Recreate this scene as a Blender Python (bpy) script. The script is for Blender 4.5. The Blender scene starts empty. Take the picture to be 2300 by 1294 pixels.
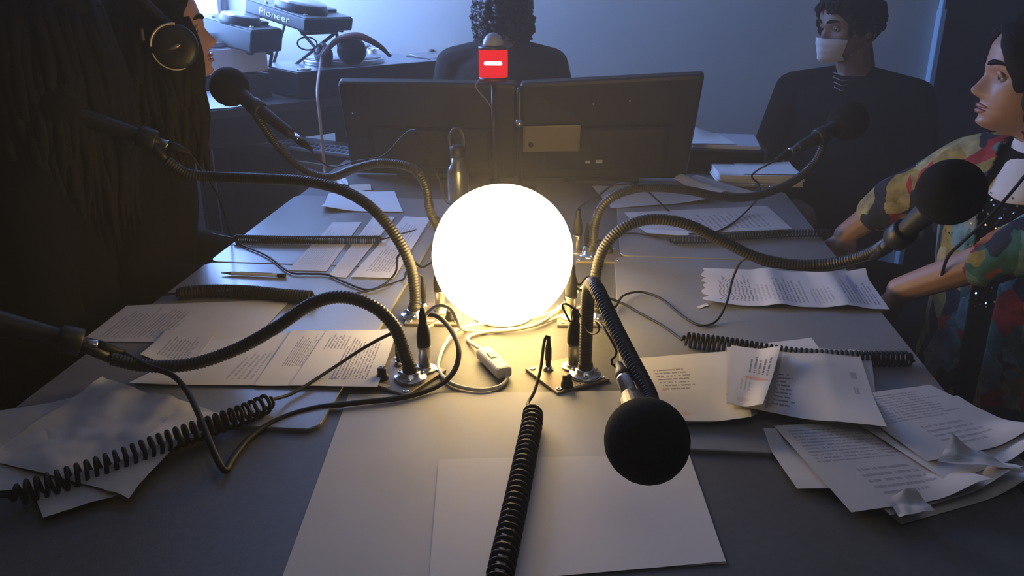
import bpy, bmesh, math, random
from mathutils import Vector, Matrix, noise
random.seed(7)
SC = bpy.context.scene
COL = SC.collection
V = Vector

# ------------------------------------------------------------------ camera
CAM = V((0.0, 0.0, 1.34)); TZ = 0.75
FPX = 1900.0; PITCH = math.radians(20.9); YAW = math.radians(5.6)
FW = V((-math.sin(YAW)*math.cos(PITCH), math.cos(YAW)*math.cos(PITCH), -math.sin(PITCH)))
RT = V((math.cos(YAW), math.sin(YAW), 0.0)); UP = RT.cross(FW)
cd = bpy.data.cameras.new('camera'); cam = bpy.data.objects.new('camera', cd); COL.objects.link(cam)
cd.sensor_width = 36.0; cd.lens = 36.0*FPX/2300.0; cd.clip_start = 0.02
m = Matrix((RT, UP, -FW)).transposed().to_4x4(); m.translation = CAM
cam.matrix_world = m; SC.camera = cam

# ------------------------------------------------------------------ world, exposure
SC.view_settings.view_transform = 'Standard'; SC.view_settings.look = 'None'
SC.view_settings.gamma = 1.0; SC.view_settings.use_curve_mapping = False
SC.view_settings.exposure = 0.0
w = bpy.data.worlds.new('world'); SC.world = w; w.use_nodes = True
w.node_tree.nodes['Background'].inputs[0].default_value = (0.55, 0.62, 0.8, 1)
w.node_tree.nodes['Background'].inputs[1].default_value = 0.3
# added fill lamp imitating soft bounce from the ceiling of the unlit studio behind the photographer
def area(name, loc, look, size, size_y, power, col):
    l = bpy.data.lights.new(name, 'AREA'); l.shape = 'RECTANGLE'; l.size = size; l.size_y = size_y
    l.energy = power; l.color = col
    o = bpy.data.objects.new(name, l); COL.objects.link(o); o.location = loc
    o.rotation_euler = (V(look)-V(loc)).to_track_quat('-Z', 'Y').to_euler(); return o
area('ceiling_bounce_fill', (0.2, 0.3, 2.44), (0.0, 0.9, 0.75), 1.4, 1.0, 2.0, (1.0, 0.95, 0.9))
LAMP_STRENGTH = 19.0
WINDOW_STRENGTH = 27.0
GLARE_HAZE = 0.056

# thin volume scatter added to imitate lens glare around the lit globe
vs_ = w.node_tree.nodes.new('ShaderNodeVolumeScatter'); vs_.inputs['Density'].default_value = GLARE_HAZE; vs_.inputs['Anisotropy'].default_value = 0.0
vs_.inputs['Color'].default_value = (.95, .95, .95, 1)
w.node_tree.links.new(vs_.outputs[0], [n for n in w.node_tree.nodes if n.type == 'OUTPUT_WORLD'][0].inputs['Volume'])

# ------------------------------------------------------------------ picking points off the table plane
def ray(x, y): return FW + RT*((x-1150)/FPX) + UP*((647-y)/FPX)
def P(x, y, z=TZ):
    d = ray(x, y); return CAM + d*((z-CAM.z)/d.z)
def H(x, y, Y):
    d = ray(x, y); return CAM + d*(Y/d.y)

# ------------------------------------------------------------------ materials
MATS = {}
def mat(name, col, rough=0.6, metal=0.0, spec=0.5, var=0.0, vscale=40.0, bump=0.0, bscale=300.0, emit=None, strength=0.0, coat=0.0, sheen=0.0, trans=0.0):
    if name in MATS: return MATS[name]
    mt = bpy.data.materials.new(name); mt.use_nodes = True; nt = mt.node_tree
    b = nt.nodes['Principled BSDF']
    b.inputs['Base Color'].default_value = (*col, 1); b.inputs['Roughness'].default_value = rough
    b.inputs['Metallic'].default_value = metal; b.inputs['Specular IOR Level'].default_value = spec
    b.inputs['Coat Weight'].default_value = coat; b.inputs['Sheen Weight'].default_value = sheen
    b.inputs['Transmission Weight'].default_value = trans
    tc = nt.nodes.new('ShaderNodeTexCoord')
    if var > 0:
        n = nt.nodes.new('ShaderNodeTexNoise'); n.inputs['Scale'].default_value = vscale; n.inputs['Detail'].default_value = 4
        nt.links.new(tc.outputs['Object'], n.inputs['Vector'])
        r = nt.nodes.new('ShaderNodeValToRGB')
        r.color_ramp.elements[0].position = 0.3; r.color_ramp.elements[1].position = 0.7
        r.color_ramp.elements[0].color = (*[c*(1-var) for c in col], 1)
        r.color_ramp.elements[1].color = (*[min(1, c*(1+var)) for c in col], 1)
        nt.links.new(n.outputs['Fac'], r.inputs[0]); nt.links.new(r.outputs[0], b.inputs['Base Color'])
    if bump > 0:
        n2 = nt.nodes.new('ShaderNodeTexNoise'); n2.inputs['Scale'].default_value = bscale; n2.inputs['Detail'].default_value = 3
        nt.links.new(tc.outputs['Object'], n2.inputs['Vector'])
        bp = nt.nodes.new('ShaderNodeBump'); bp.inputs['Strength'].default_value = bump; bp.inputs['Distance'].default_value = 0.002
        nt.links.new(n2.outputs['Fac'], bp.inputs['Height']); nt.links.new(bp.outputs[0], b.inputs['Normal'])
    if emit:
        b.inputs['Emission Color'].default_value = (*emit, 1); b.inputs['Emission Strength'].default_value = strength
    MATS[name] = mt; return mt

def print_mat(name, base, blocks, ink=(0.16, 0.15, 0.2), marks=(), rough=0.7):
    """paper with printed text: blocks (u0,v0,u1,v1,lines,dir,darkness) on the sheet's UV, marks are coloured strokes"""
    mt = bpy.data.materials.new(name); mt.use_nodes = True; nt = mt.node_tree
    b = nt.nodes['Principled BSDF']; b.inputs['Roughness'].default_value = rough; b.inputs['Specular IOR Level'].default_value = 0.25
    uv = nt.nodes.new('ShaderNodeTexCoord'); sp = nt.nodes.new('ShaderNodeSeparateXYZ'); nt.links.new(uv.outputs['UV'], sp.inputs[0])
    def mth(op, a, c=None, c2=None):
        n = nt.nodes.new('ShaderNodeMath'); n.operation = op
        for i, s in enumerate((a, c, c2)):
            if s is None: continue
            if isinstance(s, (int, float)): n.inputs[i].default_value = s
            else: nt.links.new(s, n.inputs[i])
        return n.outputs[0]
    total = None
    for k, (u0, v0, u1, v1, lines, d, dark) in enumerate(blocks):
        U, W = (sp.outputs[0], sp.outputs[1]) if d == 'u' else (sp.outputs[1], sp.outputs[0])
        a0, a1, c0, c1 = (u0, u1, v0, v1) if d == 'u' else (v0, v1, u0, u1)
        t = mth('MULTIPLY', mth('SUBTRACT', W, c0), lines/(c1-c0))
        row = mth('FLOOR', t); fr = mth('FRACT', t)
        inrow = mth('LESS_THAN', fr, 0.42)
        cm = nt.nodes.new('ShaderNodeCombineXYZ')
        nt.links.new(mth('MULTIPLY', U, 55.0), cm.inputs[0]); nt.links.new(mth('MULTIPLY_ADD', row, 7.31, k*3.7), cm.inputs[1])
        nz = nt.nodes.new('ShaderNodeTexNoise'); nz.inputs['Scale'].default_value = 1.0; nz.inputs['Detail'].default_value = 2
        nt.links.new(cm.outputs[0], nz.inputs['Vector'])
        word = mth('GREATER_THAN', nz.outputs['Fac'], 0.44)
        # ragged right ends
        cm2 = nt.nodes.new('ShaderNodeCombineXYZ'); nt.links.new(mth('MULTIPLY_ADD', row, 3.17, k*1.9+.5), cm2.inputs[0])
        nz2 = nt.nodes.new('ShaderNodeTexNoise'); nz2.inputs['Scale'].default_value = 1.0; nt.links.new(cm2.outputs[0], nz2.inputs['Vector'])
        end = mth('MULTIPLY_ADD', nz2.outputs['Fac'], (a1-a0)*1.1, a0+(a1-a0)*0.25)
        mm = mth('MULTIPLY', mth('GREATER_THAN', U, a0), mth('LESS_THAN', U, mth('MINIMUM', end, a1)))
        mm = mth('MULTIPLY', mm, mth('MULTIPLY', mth('GREATER_THAN', W, c0), mth('LESS_THAN', W, c1)))
        mm = mth('MULTIPLY', mth('MULTIPLY', mm, mth('MULTIPLY', word, inrow)), dark)
        total = mm if total is None else mth('MAXIMUM', total, mm)
    nz = nt.nodes.new('ShaderNodeTexNoise'); nz.inputs['Scale'].default_value = 18; nt.links.new(uv.outputs['Object'], nz.inputs['Vector'])
    mx0 = nt.nodes.new('ShaderNodeMixRGB'); mx0.inputs[1].default_value = (*[c*.93 for c in base], 1); mx0.inputs[2].default_value = (*base, 1)
    nt.links.new(nz.outputs['Fac'], mx0.inputs[0]); out = mx0.outputs[0]
    if total is not None:
        mx = nt.nodes.new('ShaderNodeMixRGB'); nt.links.new(total, mx.inputs[0]); nt.links.new(out, mx.inputs[1]); mx.inputs[2].default_value = (*ink, 1); out = mx.outputs[0]
    for (u0, v0, u1, v1, colr) in marks:
        cu, cv = (u0+u1)/2, (v0+v1)/2
        e = mth('ADD', mth('POWER', mth('ABSOLUTE', mth('DIVIDE', mth('SUBTRACT', sp.outputs[0], cu), (u1-u0)/2)), 2.0),
                mth('POWER', mth('ABSOLUTE', mth('DIVIDE', mth('SUBTRACT', sp.outputs[1], cv), (v1-v0)/2)), 2.0))
        mk = mth('MULTIPLY', mth('LESS_THAN', e, 1.0), 0.75)
        mx = nt.nodes.new('ShaderNodeMixRGB'); nt.links.new(mk, mx.inputs[0]); nt.links.new(out, mx.inputs[1]); mx.inputs[2].default_value = (*colr, 1); out = mx.outputs[0]
    nt.links.new(out, b.inputs['Base Color'])
    b2 = nt.nodes.new('ShaderNodeBump'); b2.inputs['Strength'].default_value = 0.15; b2.inputs['Distance'].default_value = 0.004
    nt.links.new(nz.outputs['Fac'], b2.inputs['Height']); nt.links.new(b2.outputs[0], b.inputs['Normal'])
    return mt

# ------------------------------------------------------------------ mesh building
def catmull(pts, n=10):
    pts = [V(p) for p in pts]
    if len(pts) < 3: return [pts[0].lerp(pts[-1], i/n) for i in range(n+1)]
    q = [pts[0]*2-pts[1]] + pts + [pts[-1]*2-pts[-2]]
    out = []
    for i in range(1, len(q)-2):
        p0, p1, p2, p3 = q[i-1:i+3]
        for k in range(n):
            t = k/n
            out.append(0.5*((2*p1)+(p2-p0)*t+(2*p0-5*p1+4*p2-p3)*t*t+(3*p1-p0-3*p2+p3)*t**3))
    out.append(pts[-1].copy()); return out
def resample(pts, step):
    L = [0.0]
    for a, b in zip(pts, pts[1:]): L.append(L[-1]+(b-a).length)
    n = max(2, int(round(L[-1]/step))); out = []; j = 0
    for i in range(n+1):
        s = L[-1]*i/n
        while j < len(L)-2 and L[j+1] < s: j += 1
        d = L[j+1]-L[j]
        out.append(pts[j].lerp(pts[j+1], (s-L[j])/d if d > 1e-9 else 0))
    return out
def frames(pts):
    T = []
    for i in range(len(pts)):
        a = pts[max(0, i-1)]; b = pts[min(len(pts)-1, i+1)]
        t = (b-a); T.append(t.normalized() if t.length > 1e-9 else V((0, 0, 1)))
    n = T[0].orthogonal().normalized(); out = []
    for t in T:
        n = (n - t*n.dot(t))
        n = n.normalized() if n.length > 1e-6 else t.orthogonal().normalized()
        out.append((t, n, t.cross(n)))
    return out

WORLD = {}
class MB:
    def __init__(s): s.v = []; s.f = []; s.sm = []; s.uv = []
    def add(s, verts, faces, smooth=True, uvs=None):
        o = len(s.v); s.v += [V(p) for p in verts]
        s.uv += list(uvs) if uvs else [(0, 0)]*len(verts)
        for f in faces: s.f.append([i+o for i in f]); s.sm.append(smooth)
        return s
    def box(s, c, size, rot=None, bev=0.0, seg=2):
        bm = bmesh.new(); bmesh.ops.create_cube(bm, size=1.0)
        for v in bm.verts: v.co = V((v.co.x*size[0], v.co.y*size[1], v.co.z*size[2]))
        if bev > 0: bmesh.ops.bevel(bm, geom=bm.edges[:], offset=min(bev, min(size)*.45), segments=seg, affect='EDGES', profile=0.5)
        R = rot if isinstance(rot, Matrix) else (Matrix.Rotation(rot, 3, 'Z') if rot else Matrix.Identity(3))
        bm.verts.index_update()
        s.add([R @ v.co + V(c) for v in bm.verts], [[v.index for v in f.verts] for f in bm.faces], False); bm.free(); return s
    def lathe(s, prof, at=(0, 0, 0), axis=(0, 0, 1), n=24, smooth=True, cap=True):
        q = V((0, 0, 1)).rotation_difference(V(axis).normalized()); vs = []; fs = []
        for r, z in prof:
            for k in range(n):
                a = 2*math.pi*k/n; vs.append(q @ V((r*math.cos(a), r*math.sin(a), z)) + V(at))
        for i in range(len(prof)-1):
            for k in range(n):
                k2 = (k+1) % n; fs.append([i*n+k, i*n+k2, (i+1)*n+k2, (i+1)*n+k])
        if cap:
            fs.append(list(range(n))[::-1]); fs.append([(len(prof)-1)*n+k for k in range(n)])
        return s.add(vs, fs, smooth)
    def tube(s, pts, rad, n=10, smooth=True, cap=True, flat=None):
        pts = [V(p) for p in pts]; F = frames(pts); vs = []; fs = []
        R = rad if isinstance(rad, (list, tuple)) else [rad]*len(pts)
        for (t, a, b), p, r in zip(F, pts, R):
            for k in range(n):
                an = 2*math.pi*k/n; vs.append(p + a*(r*math.cos(an)) + b*(r*math.sin(an)))
        for i in range(len(pts)-1):
            for k in range(n):
                k2 = (k+1) % n; fs.append([i*n+k, i*n+k2, (i+1)*n+k2, (i+1)*n+k])
        if cap: fs.append(list(range(n))[::-1]); fs.append([(len(pts)-1)*n+k for k in range(n)])
        return s.add(vs, fs, smooth)
    def capsule(s, a, b, ra, rb, n=12):
        a, b = V(a), V(b); d = (b-a); L = d.length; d = d.normalized() if L > 1e-6 else V((0, 0, 1)); pts = []; R = []
        for k in range(5):
            t = math.pi/2*(1-k/4); pts.append(a-d*ra*math.sin(t)); R.append(max(1e-4, ra*math.cos(t)))
        for k in range(1, 4): pts.append(a.lerp(b, k/4)); R.append(ra+(rb-ra)*k/4)
        for k in range(5):
            t = math.pi/2*k/4; pts.append(b+d*rb*math.sin(t)); R.append(max(1e-4, rb*math.cos(t)))
        return s.tube(pts, R, n)
    def ellipsoid(s, c, r, rot=None, n=20, m=12, disp=None):
        R = rot or Matrix.Identity(3); vs = []; fs = []
        for i in range(m+1):
            th = math.pi*i/m
            for k in range(n):
                a = 2*math.pi*k/n; p = V((math.sin(th)*math.cos(a), math.sin(th)*math.sin(a), math.cos(th)))
                q = V((p.x*r[0], p.y*r[1], p.z*r[2]))
                if disp: q = q*(1+disp(p))
                vs.append(R @ q + V(c))
        for i in range(m):
            for k in range(n):
                k2 = (k+1) % n; fs.append([i*n+k, (i+1)*n+k, (i+1)*n+k2, i*n+k2])
        return s.add(vs, fs)
    def loft(s, rings, cap=True, smooth=True):
        n = len(rings[0]); vs = [p for r in rings for p in r]; fs = []
        for i in range(len(rings)-1):
            for k in range(n):
                k2 = (k+1) % n; fs.append([i*n+k, i*n+k2, (i+1)*n+k2, (i+1)*n+k])
        if cap: fs.append(list(range(n))[::-1]); fs.append([(len(rings)-1)*n+k for k in range(n)])
        return s.add(vs, fs, smooth)
    def slab(s, poly, z0, z1, bev=0.0):
        """extruded flat polygon with a small chamfer on its upper edge"""
        n = len(poly); c = sum((V((p[0], p[1], 0)) for p in poly), V())/n
        def ring(z, ins):
            r = []
            for p in poly:
                d = c-V((p[0], p[1], 0)); r.append(V((p[0], p[1], 0)) + (d.normalized()*ins if ins else V()) + V((0, 0, z)))
            return r
        rr = [ring(z0, 0), ring(z1-bev, 0), ring(z1, bev)] if bev else [ring(z0, 0), ring(z1, 0)]
        return s.loft(rr, True, False)
    def build(s, name, material, parent=None, local=False):
        me = bpy.data.meshes.new(name); vs = s.v; loc = V()
        if parent is not None and not local:
            inv = WORLD[parent.name].inverted(); vs = [inv @ p for p in vs]
        if parent is None and vs:
            lo = V([min(p[i] for p in vs) for i in range(3)]); hi = V([max(p[i] for p in vs) for i in range(3)])
            loc = V(((lo.x+hi.x)/2, (lo.y+hi.y)/2, lo.z)); vs = [p-loc for p in vs]
        me.from_pydata([tuple(p) for p in vs], [], s.f)
        me.polygons.foreach_set('use_smooth', s.sm)
        if any(u != (0, 0) for u in s.uv):
            lay = me.uv_layers.new(name='UVMap')
            for lp in me.loops: lay.data[lp.index].uv = s.uv[lp.vertex_index]
        me.validate(); me.update()
        if material: me.materials.append(material)
        o = bpy.data.objects.new(name, me); COL.objects.link(o); o.location = loc
        if parent is not None:
            o.parent = parent; WORLD[o.name] = WORLD[parent.name].copy()
        else: WORLD[o.name] = Matrix.Translation(loc)
        return o
def remesh(o, voxel, smooth=2, disp=None):
    md = o.modifiers.new('r', 'REMESH'); md.mode = 'VOXEL'; md.voxel_size = voxel; md.use_smooth_shade = True
    if smooth:
        sm = o.modifiers.new('s', 'SMOOTH'); sm.iterations = smooth; sm.factor = 0.5
    dg = bpy.context.evaluated_depsgraph_get(); dg.update()
    me = bpy.data.meshes.new_from_object(o.evaluated_get(dg)); mt = o.data.materials[0] if o.data.materials else None
    o.modifiers.clear(); o.data = me
    if disp:
        ns = [v.normal.copy() for v in me.vertices]
        for v, n_ in zip(me.vertices, ns): v.co += n_*disp(v.co)
    if mt and not me.materials: me.materials.append(mt)
    me.polygons.foreach_set('use_smooth', [True]*len(me.polygons)); me.update(); return o
def tag(o, label=None, cat=None, group=None, kind=None):
    if label: o['label'] = label
    if cat: o['category'] = cat
    if group: o['group'] = group
    if kind: o['kind'] = kind
    return o
def thing(name, label, cat, loc=(0, 0, 0), rz=0.0, group=None):
    o = bpy.data.objects.new(name, None); COL.objects.link(o); o.location = loc; o.rotation_euler = (0, 0, rz)
    o.empty_display_size = 0.05
    WORLD[o.name] = Matrix.Translation(V(loc)) @ Matrix.Rotation(rz, 4, 'Z')
    return tag(o, label, cat, group)
def copy_tree(o, parent=None):
    c = o.copy(); COL.objects.link(c)
    if parent is not None: c.parent = parent
    for ch in [x for x in bpy.data.objects if x.parent == o]: copy_tree(ch, c)
    return c
# ------------------------------------------------------------------ shared materials
M_black = mat('black_plastic', (0.012, 0.012, 0.013), 0.45)
M_rubber = mat('black_rubber', (0.006, 0.006, 0.0065), 0.55, spec=0.3)
M_goose = mat('black_gooseneck', (0.021, 0.02, 0.018), 0.42, spec=0.55)
M_foam = mat('black_foam', (0.009, 0.009, 0.009), 0.95, spec=0.15, var=0.3, vscale=500, bump=0.9, bscale=700)
M_chrome = mat('chrome', (0.75, 0.75, 0.76), 0.18, metal=1.0)
M_nickel = mat('brushed_nickel', (0.55, 0.53, 0.5), 0.35, metal=1.0)
M_plate = mat('bare_steel_plate', (0.24, 0.20, 0.17), 0.5, metal=0.5, var=0.12, vscale=60)
M_base = mat('dark_table_laminate', (0.105, 0.105, 0.105), 0.5, var=0.1, vscale=90, bump=0.12, bscale=800)
M_panel = mat('grey_blue_laminate', (0.24, 0.245, 0.26), 0.28, spec=1.0, var=0.04, vscale=120)
M_board = mat('off_white_board', (0.66, 0.64, 0.62), 0.6, spec=0.3, var=0.03, vscale=12)
M_paper = mat('white_paper', (0.72, 0.71, 0.71), 0.75, spec=0.2, var=0.03, vscale=25)
M_wcord = mat('white_cord', (0.75, 0.72, 0.66), 0.45)
M_wall = mat('pale_wall_paint', (0.56, 0.54, 0.50), 0.9, spec=0.2, var=0.03, vscale=6, bump=0.15, bscale=350)
M_dark = mat('charcoal_paint', (0.022, 0.022, 0.024), 0.9, spec=0.2, var=0.1, vscale=8)
M_floor = mat('dark_carpet', (0.03, 0.03, 0.033), 0.95, spec=0.1, var=0.3, vscale=200, bump=0.5, bscale=600)
M_trim = mat('pale_blue_trim', (0.45, 0.62, 0.75), 0.5)
M_device = mat('dark_grey_device', (0.035, 0.04, 0.042), 0.4)
M_devtop = mat('grey_device_top', (0.20, 0.22, 0.24), 0.35)
M_silver = mat('silver_platter', (0.62, 0.64, 0.68), 0.25, metal=0.8)
M_white = mat('white_print', (0.85, 0.85, 0.85), 0.5)
M_wood = mat('brown_plywood', (0.16, 0.115, 0.09), 0.6, var=0.25, vscale=14)
M_mon = mat('matt_black_monitor', (0.014, 0.014, 0.015), 0.5, spec=0.4, bump=0.1, bscale=900)

# ------------------------------------------------------------------ room
YB, XL, XR, YF, ZC = 3.62, -1.56, 2.35, -1.3, 2.5
def struct(name, mb, m): return tag(mb.build(name, m), kind='structure')
struct('floor', MB().box(((XL+XR)/2, (YB+YF)/2, -0.05), (XR-XL+.4, YB-YF+.4, 0.1)), M_floor)
struct('ceiling', MB().box(((XL+XR)/2, (YB+YF)/2, ZC+0.05), (XR-XL+.4, YB-YF+.4, 0.1)), mat('ceiling_paint', (0.35, 0.35, 0.36), 0.9))
DX0, DX1 = 1.338, 2.2       # dark door on the right of the back wall
wb = MB().box(((XL+1.315)/2, YB+.06, ZC/2), (1.315-XL, .12, ZC)); struct('wall_back', wb, M_wall)
wb = MB().box(((DX1+.05+XR)/2, YB+.06, ZC/2), (XR-DX1-.05, .12, ZC)).box(((1.315+DX1+.05)/2, YB+.06, (2.1+ZC)/2), (DX1+.05-1.315, .12, ZC-2.1))
struct('wall_back_right', wb, M_dark)
struct('wall_right', MB().box((XR+.06, (YB+YF)/2, ZC/2), (.12, YB-YF, ZC)), M_dark)
struct('wall_front', MB().box(((XL+XR)/2, YF-.06, ZC/2), (XR-XL, .12, ZC)), M_dark)
# left wall with a daylight window near the far corner
wy0, wy1, wz0, wz1 = 2.60, 3.585, 1.06, 2.15
wl = MB()
wl.box((XL-.06, (YF+wy0)/2, ZC/2), (.12, wy0-YF, ZC)); wl.box((XL-.06, (wy1+YB)/2, ZC/2), (.12, YB-wy1, ZC))
wl.box((XL-.06, (wy0+wy1)/2, wz0/2), (.12, wy1-wy0, wz0)); wl.box((XL-.06, (wy0+wy1)/2, (wz1+ZC)/2), (.12, wy1-wy0, ZC-wz1))
struct('wall_left', wl, mat('lilac_grey_paint', (0.16, 0.16, 0.18), 0.9))
wn = thing('window_1', None, None, (XL-.04, (wy0+wy1)/2, wz0)); tag(wn, kind='structure')
MB().box((XL-.05, (wy0+wy1)/2, (wz0+wz1)/2), (.008, wy1-wy0-.04, wz1-wz0-.04)).build('pane', mat('daylight_pane', (0.6, 0.75, 0.9), 0.3, emit=(0.25, 0.44, 1.0), strength=WINDOW_STRENGTH), wn)
fm = MB()
for y in (wy0+.02, wy1-.02): fm.box((XL-.035, y, (wz0+wz1)/2), (.05, .04, wz1-wz0), bev=.004)
for z in (wz0+.02, wz1-.02): fm.box((XL-.035, (wy0+wy1)/2, z), (.05, wy1-wy0-.08, .04), bev=.004)
fm.build('frame', mat('pale_window_frame', (0.6, 0.58, 0.62), 0.5), wn)
MB().box((XL-.034, wy1-.30, (wz0+wz1)/2), (.03, .014, wz1-wz0-.08), bev=.003).build('mullion', MATS['pale_window_frame'], wn)
# pale trim strip and dark door beside it
tr = thing('trim_1', None, None, (1.325, YB-.02, 0)); tag(tr, kind='structure')
MB().box((1.325, YB-.02, .59), (.022, .05, 1.18), bev=.003).build('lower_strip', M_trim, tr)
MB().box((1.334, YB-.02, 1.77), (.022, .05, 1.06), bev=.003).build('upper_strip', M_trim, tr)
MB().box((1.322, YB-.02, 1.21), (.012, .04, .06), bev=.002).build('latch_plate', M_trim, tr)
dr = thing('door_1', None, None, ((DX0+DX1)/2, YB+.02, 0)); tag(dr, kind='structure')
MB().box(((DX0+DX1)/2+.006, YB+.03, 1.04), (DX1-DX0, .05, 2.08), bev=.004).build('door_leaf', M_dark, dr)
MB().lathe([(.0, 0), (.026, 0), (.026, .008), (.011, .012), (.011, .05), (.028, .058), (.030, .075), (.018, .09), (.0, .092)], (DX1-.08, YB+.005, 1.02), (0, -1, 0), 20).build('handle', M_nickel, dr)

# ------------------------------------------------------------------ table
TXL, TXR, CL, CR = -0.81, 0.53, -0.362, 0.052
def rrect(x0, y0, x1, y1, r, corners=(1, 1, 1, 1)):
    out = []
    for (cx, cy, a0), on in zip((((x0+r), (y0+r), 180), ((x1-r), (y0+r), 270), ((x1-r), (y1-r), 0), ((x0+r), (y1-r), 90)), corners):
        if on: out += [(cx+r*math.cos(math.radians(a0+a)), cy+r*math.sin(math.radians(a0+a))) for a in range(0, 91, 15)]
        else: out.append({180: (x0, y0), 270: (x1, y0), 0: (x1, y1), 90: (x0, y1)}[a0])
    return out
PT = 0.006
tb = thing('studio_table', 'long grey studio table with paler writing panels along both sides', 'table', (-.14, 1.5, 0))
MB().slab(rrect(TXL, .22, TXR, 2.82, .03), TZ-PT-.034, TZ-PT, .002).build('tabletop', M_base, tb)
for x0, y0, x1, y1 in ((TXL, .975, CL, 1.628), (TXL, 1.634, CL, 2.19), (CR, .975, TXR, 1.752), (CR+.012, 1.758, TXR, 2.36)):
    MB().slab(rrect(x0, y0, x1, y1, .022), TZ-PT+.0002, TZ, .0012).build('writing_panel', M_panel, tb)
for x in (TXL+.08, TXR-.08):
    for y in (.4, 1.5, 2.65):
        MB().box((x, y, (TZ-PT-.034)/2), (.06, .06, TZ-PT-.035), bev=.004).build('leg', M_black, tb)
BZ = TZ-PT

# ------------------------------------------------------------------ globe lamp
GC = H(1129, 572, 1.41); GR = 0.1245
lamp = thing('globe_lamp', 'glowing white glass globe lamp in the middle of the table', 'lamp', (GC.x, GC.y, BZ))
prof = []
a0 = math.asin(0.045/GR)
for k in range(49):
    t = math.pi-a0 - (math.pi-a0)*k/48
    prof.append((max(1e-4, GR*math.sin(t)), GC.z+GR*math.cos(t)))
mg = bpy.data.materials.new('lit_opal_glass'); mg.use_nodes = True; nt = mg.node_tree; nt.nodes.clear()
em = nt.nodes.new('ShaderNodeEmission'); em.inputs[0].default_value = (1.0, 0.68, 0.255, 1); em.inputs[1].default_value = LAMP_STRENGTH
ou = nt.nodes.new('ShaderNodeOutputMaterial'); nt.links.new(em.outputs[0], ou.inputs[0])
MB().lathe([(r, z) for r, z in prof], (GC.x, GC.y, 0), n=64, cap=True).build('globe', mg, lamp)
zb = GC.z-GR*math.cos(a0)
MB().lathe([(.052, BZ+.0003), (.054, BZ+.002), (.054, max(BZ+.006, zb-.004)), (.050, max(BZ+.008, zb))], (GC.x, GC.y, 0), n=40).build('base', mat('white_ceramic', (0.8, 0.78, 0.74), 0.4), lamp)
def on(x, y, h): return P(x, y, BZ+h)
cord = [on(1150, 712, .006), on(1230, 705, .006), on(1285, 668, .012), on(1318, 640, .02), on(1345, 652, .008), on(1322, 680, .006), on(1270, 705, .005), on(1190, 734, .005), on(1120, 742, .004), on(1062, 752, .004), on(1052, 765, .004), on(1085, 788, .012)]
MB().tube(resample(catmull(cord, 12), .006), .0031, 8).build('cord', M_wcord, lamp)
cord2 = [on(1133, 835, .012), on(1139, 850, .006), on(1122, 868, .004), on(1075, 876, .004), on(1015, 862, .004), on(985, 830, .004), on(990, 795, .005), on(1005, 765, .007), on(1022, 745, .009), on(1050, 733, .009), on(1085, 726, .008), on(1130, 715, .006)]
MB().tube(resample(catmull(cord2, 12), .006), .0031, 8).build('cord', M_wcord, lamp)
sa, sb = on(1086, 792, .011), on(1133, 838, .011)
dv = (sb-sa); ang = math.atan2(dv.y, dv.x); mid = (sa+sb)/2
Rm = Matrix.Rotation(ang, 3, 'Z')
sw = MB().box(mid, (dv.length+.006, .026, .019), Rm, .006, 3).build('inline_switch', M_wcord, lamp)
MB().box(mid+V((0, 0, .0095))+Rm @ V((-.006, 0, 0)), (.018, .012, .005), Rm @ Matrix.Rotation(.15, 3, 'Y'), .0015).build('rocker', mat('ivory_rocker', (0.8, 0.76, 0.68), 0.35), sw)

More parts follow.
